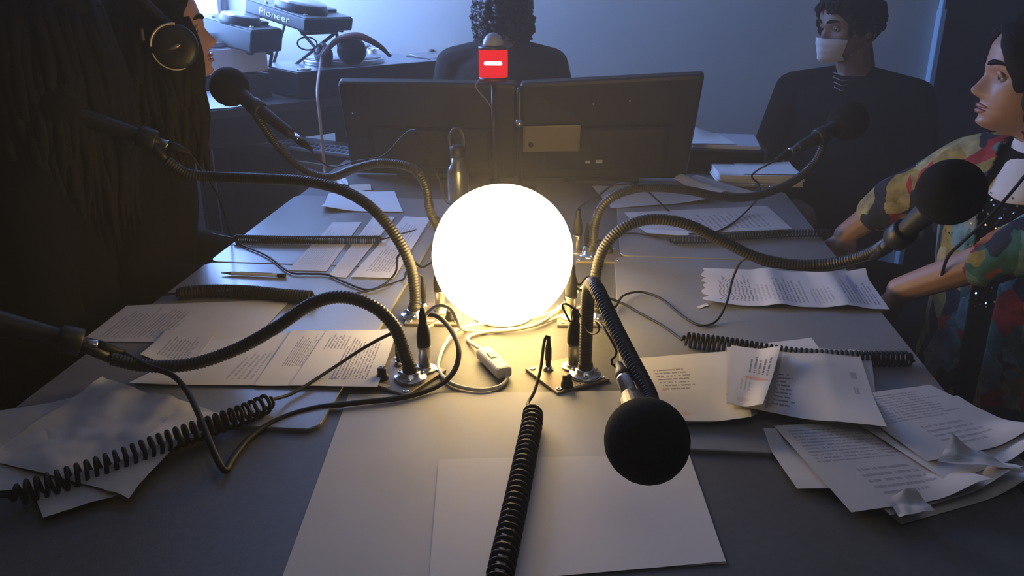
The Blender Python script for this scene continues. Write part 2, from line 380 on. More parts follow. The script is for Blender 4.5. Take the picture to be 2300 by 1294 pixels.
# ------------------------------------------------------------------ gooseneck microphones
def gooseneck_mb(pts, r=.0102, pitch=.0052):
    q = resample(catmull(pts, 14), pitch/4); R = []
    for i in range(len(q)): R.append(r*(1.0 if i % 4 in (1, 2) else 0.90))
    return MB().tube(q, R, 12)
def station(label, c, rz, fl, xlr, knob, jack, lab, goose, foam, tail, foam_r=.046, text=None, size=.1, endring=True):
    z = BZ
    t = thing('gooseneck_microphone', label, 'microphone', (c[0], c[1], z), rz, 'gooseneck microphones bolted to the table')
    Rz = Matrix.Rotation(rz, 3, 'Z')
    MB().box((c[0], c[1], z+.0026), (size, size, .005), Rz, .0012).build('mount_plate', M_plate, t)
    for sx in (-1, 1):
        for sy in (-1, 1):
            p = V((c[0], c[1], z+.0051)) + Rz @ V((sx*size*.41, sy*size*.41, 0))
            MB().lathe([(.0045, 0), (.0042, .0014), (.0026, .0018), (.0018, .0008), (.0002, .0007)], p, n=14).build('screw', M_chrome, t)
    f = V((fl[0], fl[1], z+.0051))
    mb = MB().lathe([(.0255, 0), (.0255, .003), (.0235, .0048), (.0155, .0056), (.0148, .012), (.0125, .013)], f, n=36)
    for k in range(3):
        a = 2.1*k+.6; mb.lathe([(.0036, 0), (.0034, .0022), (.002, .0028), (.0003, .0028)], f+V((.0195*math.cos(a), .0195*math.sin(a), .005)), n=10)
    mb.build('flange', M_chrome, t)
    MB().lathe([(.0118, 0), (.0118, .012), (.0112, .016), (.0100, .017)], f+V((0, 0, .005)), n=24).build('neck_ferrule', M_goose, t)
    gooseneck_mb([f+V((0, 0, .02))]+goose).build('gooseneck', M_goose, t)
    x = V((xlr[0], xlr[1], z+.0051))
    MB().lathe([(.019, 0), (.019, .0022), (.0165, .003), (.0125, .0032), (.0125, .0065), (.010, .0068)], x, n=28).build('cable_socket', M_nickel, t)
    k_ = V((knob[0], knob[1], z+.0051))
    kb = MB().lathe([(.0095, 0), (.0092, .006), (.0075, .008), (.0072, .017), (.0062, .0185), (.0002, .0187)], k_, n=20).build('knob', M_black, t)
    MB().box(k_+V((.002, .002, .0190)), (.006, .001, .0006), Matrix.Rotation(.8, 3, 'Z')).build('pointer_line', M_white, kb)
    j = V((jack[0], jack[1], z+.0051))
    MB().lathe([(.0085, 0), (.0085, .002), (.0060, .003), (.0058, .006), (.0040, .0062)], j, n=18).build('jack_socket', M_chrome, t)
    l_ = V((lab[0], lab[1], z+.0055))
    lo = MB().box(l_, (.024, .0085, .0006), Matrix.Rotation(lab[2], 3, 'Z')).build('label_sticker', mat('grey_label', (0.5, 0.48, 0.42), 0.6), t)
    if text:
        tx = font_mesh(text, .0072, .0002); Rl = Matrix.Rotation(lab[2], 3, 'Z')
        mb = MB(); mb.add([Rl @ p + l_ + V((0, 0, .0004)) for p in tx[0]], tx[1], False); mb.build('lettering', M_black, lo)
    # microphone: tapered body, foam ball at the front, connector shell at the tail
    d = (tail-foam); L = d.length; d = d.normalized()
    MB().lathe([(.0215, .0), (.0215, .032), (.0185, .05), (.0165, .08), (.0125, L-.012), (.0115, L), (.0098, L+.001)], foam, d, 24).build('microphone_body', M_black, t)
    MB().ellipsoid(foam, (foam_r, foam_r, foam_r*1.06), V((0, 0, 1)).rotation_difference(d).to_matrix(), 40, 24, lambda p: .012*noise.noise(p*9)).build('foam_windscreen', M_foam, t)
    e = goose[-1]; ck_ = .62 if text else 1.0
    mp = foam + d*min(L*.93, max(.03, (e-foam).dot(d)))
    MB().tube([e, e.lerp(mp, .5), mp], [.0075, .0085, .010], 12).lathe([(.0185*ck_, -.016), (.0205*ck_, -.014), (.0205*ck_, .014), (.0185*ck_, .016)], mp, d, 20).build('clip', M_black, t)
    return t, x, d

def font_mesh(text, size, depth):
    cu = bpy.data.curves.new('t', 'FONT'); cu.body = text; cu.size = size; cu.extrude = depth; cu.align_x = 'CENTER'; cu.align_y = 'CENTER'
    o = bpy.data.objects.new('t', cu); COL.objects.link(o); dg = bpy.context.evaluated_depsgraph_get(); dg.update()
    me = bpy.data.meshes.new_from_object(o.evaluated_get(dg)); r = ([v.co.copy() for v in me.vertices], [list(p.vertices) for p in me.polygons])
    bpy.data.objects.remove(o); bpy.data.curves.remove(cu); bpy.data.meshes.remove(me); return r

ST = {}
ST['FR'] = station('gooseneck microphone with its black foam ball bent down towards the near edge of the table', (-.030, 1.180), math.radians(35), (-.002, 1.176), (-.021, 1.203), (-.0285, 1.137), (-.060, 1.190), (-.013, 1.1435, math.radians(34)),
    [H(1316, 770, 1.176), H(1319, 705, 1.168), H(1322, 658, 1.150), H(1330, 637, 1.11), H(1347, 662, 1.06), H(1385, 742, 1.0), H(1425, 820, .95), H(1458, 885, .91), H(1462, 915, .885)], H(1453, 990, .80), H(1420, 900, .884), text='IC 3', size=.095)
ST['FL'] = station('gooseneck microphone on the near left plate, arching low over papers to the left edge', (-.285, 1.152), math.radians(-26), (-.268, 1.139), (-.252, 1.172), (-.310, 1.134), (-.296, 1.185), (-.304, 1.112, math.radians(-24)),
    [H(908, 795, 1.138), H(888, 738, 1.138), H(842, 691, 1.14), H(770, 667, 1.14), H(700, 683, 1.14), H(620, 736, 1.13), H(530, 785, 1.12), H(430, 818, 1.1), H(330, 822, 1.08), H(250, 806, 1.065)], H(-110, 700, .985), H(175, 768, 1.055))
ST['ML'] = station('gooseneck microphone on the middle left plate, arching high over the blue-lit sheets', (-.277, 1.400), math.radians(4), (-.312, 1.385), (-.270, 1.410), (-.245, 1.372), (-.305, 1.432), (-.285, 1.362, math.radians(4)),
    [H(932, 660, 1.388), H(924, 605, 1.39), H(905, 558, 1.39), H(870, 505, 1.40), H(822, 457, 1.42), H(760, 424, 1.45), H(680, 407, 1.47), H(580, 401, 1.49), H(480, 397, 1.5), H(420, 390, 1.49), H(375, 362, 1.48)], H(120, 240, 1.44), H(345, 316, 1.49))
ST['MR'] = station('gooseneck microphone on the middle right plate, its foam ball before the floral-jacketed person', (-.008, 1.420), math.radians(4), (.017, 1.408), (-.032, 1.405), (.022, 1.445), (-.040, 1.445), (.0, 1.382, math.radians(4)),
    [H(1341, 685, 1.412), H(1338, 620, 1.42), H(1355, 560, 1.43), H(1396, 515, 1.44), H(1460, 493, 1.45), H(1540, 503, 1.45), H(1620, 540, 1.45), H(1700, 578, 1.44), H(1790, 595, 1.43), H(1880, 590, 1.41), H(1960, 566, 1.37), H(2030, 515, 1.31)], H(2135, 432, 1.22), H(2010, 538, 1.31))
ST['BL'] = station('gooseneck microphone with foam ball raised to the mouth of the person in headphones', (-.300, 1.765), math.radians(4), (-.315, 1.75), (-.275, 1.775), (-.30, 1.80), (-.335, 1.79), (-.30, 1.73, math.radians(4)),
    [H(968, 480, 1.75), H(955, 415, 1.765), H(925, 378, 1.785), H(860, 366, 1.82), H(800, 378, 1.86), H(740, 398, 1.90), H(680, 380, 1.93), H(628, 332, 1.95), H(590, 280, 1.955), H(568, 245, 1.96)], H(515, 195, 2.0), H(655, 302, 1.93))
ST['BR'] = station('gooseneck microphone leaning from the far right plate to the masked person', (.015, 1.765), math.radians(4), (.0, 1.752), (-.03, 1.775), (.04, 1.78), (-.01, 1.80), (.02, 1.73, math.radians(4)),
    [H(1333, 545, 1.752), H(1336, 505, 1.76), H(1352, 465, 1.765), H(1388, 436, 1.78), H(1450, 421, 1.82), H(1540, 427, 1.88), H(1620, 442, 1.93), H(1700, 440, 1.98), H(1780, 408, 2.03), H(1830, 365, 2.055), H(1850, 325, 2.06)], H(1905, 272, 2.10), H(1792, 333, 2.02))

# ------------------------------------------------------------------ microphone cables: cord with a plug at each end
def plug_up(x):           # connector standing in a plate socket
    return (MB().lathe([(.0098, .0), (.0098, .030), (.0105, .031), (.0105, .034)], x+V((0, 0, .0068)), n=20),
            MB().lathe([(.0106, .034), (.0110, .040), (.0108, .052), (.0086, .066), (.0066, .071), (.0060, .088), (.0050, .091)], x+V((0, 0, .0068)), n=18), x+V((0, 0, .090)))
def cable(label, st, pts, r=.0026, tailplug=True, m=None, sl=.020):
    t, x, d = st
    c = thing('microphone_cable', label, 'cable', (x.x, x.y, BZ), 0, 'cables plugged into the microphone plates')
    a, b, top = plug_up(x)
    a.build('plug_shell', M_nickel, c); b.build('plug_boot', M_rubber, c)
    ob = bpy.data.objects; body = [o for o in ob if o.parent == t and o.name.startswith('microphone_body')][0]
    path = [top, top+V((0, 0, .012))]+pts
    if tailplug:
        foam, tail = tailplug
        dd = (tail-foam).normalized(); s = tail+dd*.0012
        MB().lathe([(.0096, 0), (.0096, sl), (.0102, sl+.001), (.0102, sl+.004)], s, dd, 20).build('connector_shell', M_black if st is ST['MR'] else M_chrome, c)
        MB().lathe([(.0100, .024), (.0098, .036), (.0070, .050), (.0056, .052), (.0050, .064), (.003, .065)], s+dd*(sl-.020), dd, 18).build('connector_boot', M_rubber, c)
        path += [s+dd*(sl+.040)]
    MB().tube(resample(catmull(path, 12), .007), r, 8).build('cord', m or M_rubber, c)
    return c
cable('thick black cable looping right of the near left plate then over to the left', ST['FL'],
    [on(955, 704, .06), on(985, 712, .055), on(1012, 740, .05), on(1030, 782, .04), on(1022, 830, .02), on(985, 866, .008), on(910, 892, .006), on(800, 905, .006), on(700, 918, .006), on(620, 945, .006), on(560, 985, .006), on(520, 1035, .005), on(507, 1058, .006), P(492, 1040, TZ+.010), P(474, 1000, TZ+.022), P(446, 930, TZ+.032), P(418, 876, TZ+.036), P(385, 842, TZ+.034), P(330, 822, TZ+.036)], .0042, (H(-110, 700, .985), H(175, 768, 1.055)))
cable('thin cable hooking from the near right plate up its own gooseneck', ST['FR'],
    [H(1284, 725, 1.19), H(1266, 695, 1.19), H(1263, 684, 1.19), H(1275, 684, 1.18), H(1300, 705, 1.175), H(1322, 745, 1.15), H(1340, 748, 1.12), H(1346, 735, 1.10), H(1338, 720, 1.09), H(1355, 735, 1.03), H(1385, 790, .99), H(1371, 812, .985), H(1390, 828, .975)], .0016, (H(1453, 990, .80), H(1420, 900, .884)), None, .045)
cable('thin cable from the middle left plate across the blue-lit left panel', ST['ML'],
    [H(950, 600, 1.42), H(925, 583, 1.43), H(905, 570, 1.44), H(893, 578, 1.45), P(888, 613, TZ+.03), P(860, 640, TZ+.010), P(823, 651, TZ+.004), P(770, 632, TZ+.004), P(735, 617, TZ+.004), P(690, 615, TZ+.004), P(650, 611, TZ+.004), P(600, 575, TZ+.004), P(540, 549, TZ+.004), P(519, 530, TZ+.006), H(505, 480, 1.66), H(480, 420, 1.58), H(430, 350, 1.53)], .0022, (H(120, 240, 1.44), H(345, 316, 1.49)))
cable('thin cable from the middle right plate swinging in a wave over the right panel', ST['MR'],
    [H(1298, 640, 1.42), H(1320, 622, 1.44), H(1352, 640, 1.45), P(1378, 690, TZ+.01), P(1400, 664, TZ+.012), P(1440, 656, TZ+.006), P(1485, 671, TZ+.004), P(1530, 708, TZ+.004), P(1572, 731, TZ+.004), P(1608, 722, TZ+.005), P(1632, 680, TZ+.03), H(1648, 620, 1.47), H(1672, 582, 1.46), H(1720, 596, 1.435), H(1800, 606, 1.42), H(1870, 606, 1.40), H(1950, 585, 1.37)], .0022, (H(2135, 432, 1.22), H(2010, 538, 1.31)))
cable('thin cable rising from behind the globe and arching left to the headphoned person', ST['BL'],
    [H(1003, 455, 1.79), H(985, 400, 1.80), H(958, 345, 1.81), H(938, 300, 1.82), H(925, 292, 1.84), H(905, 305, 1.86), H(860, 350, 1.87), H(800, 362, 1.9), H(745, 375, 1.93), H(710, 352, 1.93)], .0018, (H(515, 195, 2.0), H(655, 302, 1.93)))
cable('thin cable drooping from the far right microphone onto the far right sheets', ST['BR'],
    [H(1338, 445, 1.79), H(1380, 415, 1.81), H(1440, 420, 1.80), P(1500, 472, TZ+.006), P(1525, 491, TZ+.006), P(1570, 512, TZ+.006), P(1606, 521, TZ+.006), P(1650, 498, TZ+.006), P(1688, 463, TZ+.02), H(1704, 440, 2.0), H(1705, 415, 2.02), H(1690, 392, 2.0)], .0022, (H(1905, 272, 2.10), H(1792, 333, 2.02)))

ex = thing('extension_cord', 'pale cord arching beside the plug of the near left microphone, then under the globe', 'cable', tuple(on(930, 745, 0)))
MB().tube(resample(catmull([on(985, 724, .004), on(945, 742, .004), H(946, 733, 1.215), H(960, 703, 1.215), H(985, 686, 1.215), H(1012, 694, 1.22), H(1027, 722, 1.235), on(1042, 741, .005), on(1100, 745, .004), on(1190, 734, .010), on(1250, 700, .011), on(1290, 662, .014), on(1314, 640, .022), on(1340, 610, .012), on(1350, 590, .004)], 12), .006), .0028, 8).build('cord', mat('grey_beige_cord', (.62, .58, .50), .5), ex)
# ------------------------------------------------------------------ coiled headphone leads
def coil(label, st_jack, lead, path, r, turns, wr=.0022, tail=None, name='coiled_lead'):
    q = resample(catmull(path, 16), .004)
    L = sum((b-a).length for a, b in zip(q, q[1:]))
    F = frames(q); pts = []; npt = int(turns*14)
    for i in range(npt+1):
        s = i/npt; f = s*(len(q)-1); j = min(int(f), len(q)-2); u = f-j
        p = q[j].lerp(q[j+1], u); t = F[j][0]
        side = t.cross(V((0, 0, 1))).normalized(); up = side.cross(t)
        e = min(1, s*turns/1.2, (1-s)*turns/1.2); rr = r*(.25+.75*e)
        a = 2*math.pi*turns*s
        pts.append(p + side*(rr*math.cos(a)) + up*(rr*math.sin(a)))
    c = thing(name, label, 'cable', (q[0].x, q[0].y, BZ), 0, 'coiled headphone leads')
    MB().tube(pts, wr, 7).build('coil', M_rubber, c)
    if st_jack is not None:
        x = st_jack
        MB().lathe([(.0040, .0), (.0040, .010), (.0052, .011), (.0050, .030), (.0034, .040), (.0028, .050), (.0015, .051)], x+V((0, 0, .0062)), n=14).build('plug', M_rubber, c)
        lead = [x+V((0, 0, .050)), x+V((0, 0, .058))]+lead
    if lead: MB().tube(resample(catmull(lead+[pts[0]], 12), .006), wr*.95, 8).build('lead', M_rubber, c)
    if tail: MB().tube(resample(catmull([pts[-1]]+tail, 12), .006), wr*.95, 8).build('lead', M_rubber, c)
    return c
Z1 = TZ+.004
jk = V((-.060, 1.190, BZ+.0051))
coil('coiled black lead running down the front white board to the near edge', jk, [H(1226, 757, 1.188), H(1221, 775, 1.178), H(1214, 830, 1.14), P(1200, 880, BZ+.012), P(1186, 905, BZ+.006)],
     [P(1196, 918, BZ+.0165), P(1195, 950, BZ+.0165), P(1185, 1000, BZ+.0165), P(1165, 1100, BZ+.0165), P(1143, 1200, BZ+.0165), P(1122, 1300, BZ+.0165), P(1112, 1400, BZ+.0165)], .0125, 36, .0026)
coil('stretched coiled black lead slanting over crumpled sheets at the near left corner', V((-.296, 1.185, BZ+.0051)), [H(893, 752, 1.18), H(880, 749, 1.17), P(820, 780, TZ+.03), P(740, 832, TZ+.012), P(660, 882, TZ+.006)],
     [P(612, 900, TZ+.014), P(560, 925, TZ+.016), P(480, 955, TZ+.018), P(380, 990, TZ+.020), P(280, 1030, TZ+.018), P(180, 1065, TZ+.015), P(90, 1095, TZ+.014), P(20, 1115, TZ+.014)], .0125, 31, .0028, tail=[P(-60, 1120, TZ+.01)])
coil('tight coiled black lead across the far left panel beyond the pen', V((-.335, 1.79, BZ+.0051)), [H(962, 470, 1.79), P(965, 508, Z1), P(920, 520, Z1), P(880, 532, Z1)],
     [P(858, 538, TZ+.010), P(760, 539, TZ+.010), P(640, 539, TZ+.010), P(525, 536, TZ+.010)], .0082, 66, .0019, tail=[P(500, 530, Z1), P(478, 525, TZ-.02)])
coil('thick coiled black lead lying between the pen and the left printed sheets', V((-.305, 1.432, BZ+.0051)), [H(915, 610, 1.43), P(905, 628, Z1), P(860, 643, Z1), P(815, 656, Z1), P(740, 668, Z1)],
     [P(705, 668, TZ+.013), P(640, 664, TZ+.013), P(560, 656, TZ+.013), P(470, 654, TZ+.013), P(395, 660, TZ+.013)], .0108, 52, .0023, tail=[P(350, 665, TZ+.006), P(330, 668, TZ-.05)])
coil('coiled black lead under the middle right gooseneck, running to the floral sleeve', V((-.01, 1.80, BZ+.0051)), [H(1345, 540, 1.78), P(1380, 530, Z1), P(1420, 524, Z1), P(1470, 532, Z1)],
     [P(1502, 539, TZ+.010), P(1580, 538, TZ+.010), P(1660, 531, TZ+.010), P(1760, 525, TZ+.010), P(1868, 524, TZ+.012)], .0078, 58, .0019)
coil('coiled black lead that dives under the stack of printed pages on the right', V((-.040, 1.445, BZ+.0051)), [H(1300, 650, 1.44), P(1385, 676, Z1), P(1440, 705, Z1), P(1490, 733, Z1)],
     [P(1532, 762, TZ+.013), P(1600, 770, TZ+.013), P(1680, 782, TZ+.013), P(1760, 795, TZ+.011), P(1850, 803, TZ+.011), P(1950, 806, TZ+.011), P(2052, 806, TZ+.011)], .0112, 47, .0024)
# ------------------------------------------------------------------ loose sheets
def sheet(name, label, cat, px, z, material, curls=(), nx=18, ny=14, amp=.0009, seed=0, group=None, torn=0.0, folds=(), world=None, crumple=0.0, parent=None):
    TL, TR, BR, BL = [P(x, y, z) for x, y in px] if world is None else world
    rnd = random.Random(seed); top = []; bot = []; uvs = []
    for j in range(ny+1):
        v = j/ny; tu = rnd.uniform(0, torn)
        for i in range(nx+1):
            u = i/nx; uu = u + (tu*(1-u)**6 if torn else 0)
            p = (BL*(1-uu)+BR*uu)*(1-v) + (TL*(1-uu)+TR*uu)*v
            h = amp*(1+noise.noise(V((u*2.1+seed*3.3, v*2.1, .4))))
            if crumple: h += crumple*max(0, .35+noise.noise(V((u*3.1+seed, v*2.6, 2.2))) + .4*abs(noise.noise(V((u*7+seed, v*6, 1.2)))))
            for cu, cv, rad, hh in curls:
                d = math.hypot(u-cu, v-cv)/rad
                if d < 1: h += hh*(1-d)**2*(1+d)
            for fu, fw, fh in folds: h += fh*max(0, 1-abs(u-fu)/fw)
            top.append(p+V((0, 0, h+.0003))); bot.append(p+V((0, 0, h))); uvs.append((u+1e-5, v+1e-5))
    W = nx+1; fs = []; o = len(top)
    for j in range(ny):
        for i in range(nx):
            a = j*W+i; fs.append([a, a+1, a+1+W, a+W]); fs.append([o+a+W, o+a+1+W, o+a+1, o+a])
    edge = [i for i in range(W)] + [j*W+nx for j in range(1, ny+1)] + [ny*W+i for i in range(nx-1, -1, -1)] + [j*W for j in range(ny-1, 0, -1)]
    mb = MB().add(top+bot, fs, True, uvs+uvs)
    ne = len(edge); allv = top+bot; ev = [allv[i] for i in edge]+[allv[o+i] for i in edge]
    mb.add(ev, [[(k+1) % ne, k, ne+k, ne+(k+1) % ne] for k in range(ne)], False, [uvs[i] for i in edge]*2)
    ob = mb.build(name, material, parent)
    if label: tag(ob, label, cat, group)
    return ob
T0 = TZ+.0006
PW = (0.70, 0.69, 0.70); PW2 = (0.64, 0.62, 0.61)
pm = print_mat
G1 = 'loose printed pages on the table'
# front white boards
sheet('white_board_sheet', 'large blank off-white sheet covering the near middle of the table', 'paper', [(783, 887), (1402, 878), (1632, 1266), (622, 1330)], BZ+.0004, M_board, amp=.0002, seed=1)
sheet('white_board_sheet', 'smaller blank sheet lying on the large off-white sheet under the coiled lead', 'paper', [(985, 1033), (1548, 1022), (1630, 1262), (962, 1320)], BZ+.0016, mat('pinkish_board', (.78, .75, .73), .6, spec=.3), amp=.0004, seed=2)
# far left panel
m1 = pm('print_faint', PW, [(.1, .1, .9, .9, 14, 'v', .35)])
sheet('paper_sheet', 'folded blue-lit paper with one lifted corner at the far left end', 'paper', [(738, 436), (886, 430), (905, 477), (722, 474)], T0+.001, M_paper, [(0, 0, .5, .012), (.35, 1, .4, .010)], seed=3, group=G1)
sheet('paper_sheet', 'plain lilac-lit sheet left of two printed strips, beside the thin cable', 'paper', [(748, 500), (812, 500), (733, 610), (646, 608)], T0, m1, seed=4, group=G1)
sheet('paper_sheet', 'narrow printed strip of paper between the lilac sheet and the wider strip', 'paper', [(838, 488), (888, 488), (778, 624), (737, 622)], T0+.0006, m1, seed=5, group=G1)
sheet('paper_sheet', 'wide printed sheet under the high left gooseneck, next to the globe', 'paper', [(908, 487), (968, 490), (885, 626), (787, 623)], T0+.0012, pm('print_b', PW, [(.25, .08, .85, .5, 9, 'v', .7), (.2, .55, .8, .9, 7, 'v', .5)]), seed=6, group=G1)
sheet('paper_sheet', 'small crumpled white note at the far left end before the monitor', 'paper', [(752, 404), (778, 403), (783, 417), (760, 420)], TZ+.001, M_paper, [(0, 1, .7, .012)], crumple=.006, seed=7)
sheet('paper_sheet', 'small tan card beside the crumpled note before the left monitor', 'paper', [(785, 416), (832, 414), (834, 428), (786, 428)], TZ+.001, mat('tan_card', (.55, .47, .38), .7), seed=8)
# left near
sheet('paper_sheet', 'wide printed double page under the thick coiled lead at the left edge', 'paper', [(285, 688), (655, 674), (560, 772), (182, 768)], T0, pm('print_c', PW2, [(.08, .1, .48, .9, 18, 'v', .55), (.3, .15, .45, .9, 7, 'v', .6)]), seed=9, group=G1)
sheet('paper_sheet', 'small printed slip overlapping the double page, below the left gooseneck', 'paper', [(374, 742), (486, 747), (424, 832), (316, 804)], T0+.002, pm('print_d', PW2, [(.25, .15, .85, .85, 9, 'v', .75)]), [(0, 0, .6, .006)], seed=10, group=G1)
sheet('paper_sheet', 'blank left leaf of the folded script below the near left gooseneck', 'paper', [(470, 768), (660, 746), (578, 867), (290, 866)], T0+.0012, pm('print_e', PW, [(.7, .1, .95, .7, 5, 'v', .5)]), [(0, 0, .5, .004)], seed=11, group=G1)
sheet('paper_sheet', 'middle leaf of the folded script with a column of printed verse', 'paper', [(655, 744), (742, 744), (668, 868), (570, 867)], T0+.0022, pm('print_f', PW, [(.35, .32, .95, .95, 11, 'v', .8)]), seed=12, group=G1)
sheet('paper_sheet', 'right leaf of the folded script touching the near left microphone plate', 'paper', [(734, 743), (893, 743), (848, 871), (650, 867)], T0+.0032, pm('print_g', PW, [(.12, .62, .42, .95, 7, 'v', .8), (.42, .12, .86, .9, 11, 'v', .85)], marks=[(.55, .1, .6, .13, (.2, .2, .5)), (.4, .1, .5, .14, (.2, .2, .5))]), [(1, 1, .35, .004)], seed=13, group=G1)
sheet('paper_sheet', 'crumpled blank sheet at the near left corner under the stretched coil', 'paper', [(232, 858), (478, 928), (290, 1127), (-40, 1035)], T0+.002, mat('grey_white_paper', (.55, .54, .53), .8, spec=.2), crumple=.011, seed=14, nx=30, ny=24)
sheet('paper_sheet', 'lower crumpled sheet peeking out at the near left corner', 'paper', [(20, 965), (250, 930), (300, 1105), (98, 1168)], T0, MATS['grey_white_paper'], crumple=.004, seed=15)
sheet('paper_sheet', 'bottom sheet hanging out left of the crumpled pair', 'paper', [(-60, 935), (180, 895), (215, 1080), (-120, 1120)], T0-.0006+.0006, MATS['grey_white_paper'], crumple=.003, seed=16)
sheet('paper_sheet', 'small bright folded scrap beneath the stretched coil', 'paper', [(405, 921), (505, 930), (440, 985), (322, 988)], T0+.010, M_paper, [(0, 1, .5, .006)], seed=17)
# right far
sheet('paper_sheet', 'tent-folded pale sheet in front of the paper reams at the far right', 'paper', [(1512, 408), (1566, 394), (1694, 432), (1592, 441)], T0+.012, M_paper, [(.15, .95, .5, .012)], folds=[(.35, .3, .010)], seed=18)
sheet('paper_sheet', 'crumpled far sheet behind the far right gooseneck', 'paper', [(1330, 421), (1560, 408), (1602, 455), (1372, 469)], T0, MATS['grey_white_paper'], [(1, 0, .5, .012)], crumple=.004, seed=19)
sheet('paper_sheet', 'printed page under the middle right gooseneck near the coiled lead', 'paper', [(1402, 478), (1722, 463), (1780, 516), (1452, 529)], T0+.001, pm('print_h', PW2, [(.42, .12, .9, .82, 13, 'v', .6), (.3, .2, .4, .8, 4, 'v', .3)]), [(0, 0, .35, .006)], seed=20, group=G1)
sheet('paper_sheet', 'white underside flap curling from the page under the middle right gooseneck', 'paper', [(1446, 516), (1545, 521), (1548, 529), (1452, 530)], T0+.006, M_paper, [(0, 0, .8, .006)], seed=21)
sheet('paper_strip', 'torn-edged printed strip lying across the right panel', 'paper', [(1566, 603), (1942, 616), (1998, 696), (1578, 685)], TZ+.004, pm('print_i', PW, [(.1, .12, .3, .85, 9, 'v', .8), (.3, .12, .42, .6, 5, 'v', .4), (.42, .1, .6, .85, 8, 'v', .7), (.62, .1, .74, .6, 6, 'v', .5), (.8, .1, .98, .8, 9, 'v', .75)], marks=[(.86, .3, .9, .9, (.35, .34, .5))]), [(0, 0, .25, .008), (1, 1, .2, .012), (.75, 1, .15, .008)], nx=40, torn=.045, folds=[(.42, .1, .006), (.78, .12, .007)], seed=22)
sheet('paper_scrap', 'tiny torn white scrap at the ragged end of the printed strip', 'paper', [(1566, 690), (1588, 682), (1592, 687), (1570, 694)], TZ+.0006, M_paper, seed=23)
# right near stacks
zR = TZ+.018
for k in range(5):
    e = k*7
    sheet('paper_sheet', ['bottom page of the script stack right of the foam ball, jutting out low', 'second page from below in the script stack right of the foam ball', 'third page from below in the script stack right of the foam ball', 'fourth page from below in the script stack right of the foam ball', 'printed page with short verse on the script stack, left of the red-marked slip'][k], 'paper',
          [(1412+e*.3, 812-e*.2), (1645+e, 790-e*.1), (1700-e*.5, 944+e*.2), (1500+e*.2, 955-e*.3)], TZ+.001+k*.0022, M_paper if k < 4 else pm('print_j', PW, [(.12, .45, .5, .8, 7, 'u', .8), (.75, .2, .95, .4, 3, 'u', .7)], marks=[(.10, .43, .15, .47, (.6, .35, .3)), (.15, .08, .3, .13, (.75, .5, .42))]), [(1, 0, .5, .008)], seed=24+k, group=G1)
sheet('paper_sheet', 'page corner poking out behind the script stack on the right', 'paper', [(1695, 776), (1822, 760), (1852, 800), (1700, 815)], zR-.004, M_paper, seed=30)
sheet('paper_sheet', 'widest page of the script stack, its far corner curling over the next pile', 'paper', [(1632, 780), (1928, 790), (1988, 978), (1632, 908)], zR, pm('print_k', PW2, [(.22, .12, .5, .62, 9, 'u', .85), (.88, .4, .93, .8, 2, 'u', .5)], marks=[(.62, .72, .8, .82, (.55, .54, .5))]), [(1, 0, .5, .012)], folds=[(.72, .25, .003)], seed=31, nx=28, ny=20)
sheet('paper_sheet', 'page end showing right of the script stack beyond the curling page', 'paper', [(1905, 786), (1955, 790), (1966, 882), (1900, 885)], zR-.006, M_paper, seed=32)
slip = sheet('paper_slip', 'narrow slip with a red pen stroke on top of the script stack', 'paper', [(1642, 777), (1752, 792), (1711, 927), (1634, 905)], zR+.010, pm('print_l', PW, [(.45, .55, .95, .88, 5, 'v', .9), (.3, .25, .6, .5, 3, 'v', .35)], marks=[(.34, .44, .95, .49, (.8, .32, .24)), (.25, .06, .6, .13, (.6, .5, .45))]), [(1, 0, .6, .012), (1, 1, .5, .010)], seed=33)
sheet('paper_slip', 'grey torn strip standing in for shade under the right edge of the red-marked slip', 'paper', [(1738, 790), (1758, 792), (1735, 905), (1712, 922)], zR+.004, mat('tear_shade_grey', (.30, .30, .31), .8), torn=.4, seed=34)  # dark strip stands in for the shade along the tear
GA = 'fanned pages at the near right corner'
fan = [([(1800, 1010), (2215, 950), (2345, 1088), (2025, 1180)], 'lowest of the fanned pages at the near right corner'),
       ([(1712, 985), (1890, 915), (2110, 1095), (1790, 1100)], 'leftmost fanned page with a bent tip, near right corner'),
       ([(1820, 985), (2060, 945), (2290, 1080), (2000, 1160)], 'third fanned page from below at the near right corner'),
       ([(1738, 958), (1995, 946), (2222, 1108), (1912, 1153)], 'fanned page with two columns of print at the near right corner'),
       ([(1900, 935), (2150, 890), (2345, 1010), (2130, 1085)], 'fanned page half hidden under the printed far one'),
       ([(1884, 893), (2088, 866), (2335, 985), (2082, 1038)], 'farthest fanned page with dense print, near the dark right edge')]
for k, (q, lb) in enumerate(fan):
    mt_ = M_paper if k in (0, 1, 2, 4) else pm('print_fan%d' % k, PW2, [(.08, .52, .92, .95, 11, 'u', .55), (.3, .12, .8, .45, 5, 'u', .5)])
    sheet('paper_sheet', lb, 'paper', q, TZ-.003+k*.0042 if k else BZ+.001, mt_, [((0, 1, .35, .014) if k == 1 else (.9, 0, .35, .010)), (1, 0, .4, .012)], seed=40+k, group=GA, nx=26, ny=20)
sheet('paper_sheet', 'crumpled dark-edged scrap on the fanned pages at the right border', 'paper', [(2135, 992), (2225, 1030), (2300, 1062), (2105, 1040)], TZ+.022, MATS['grey_white_paper'], [(0, 1, .6, .010)], crumple=.004, seed=50, nx=24)
sheet('paper_sheet', 'bent scrap sticking up from the front of the fanned pages', 'paper', [(1990, 1120), (2055, 1108), (2100, 1150), (2020, 1166)], TZ+.016, MATS['grey_white_paper'], [(.7, 1, .6, .006)], crumple=.003, seed=51)

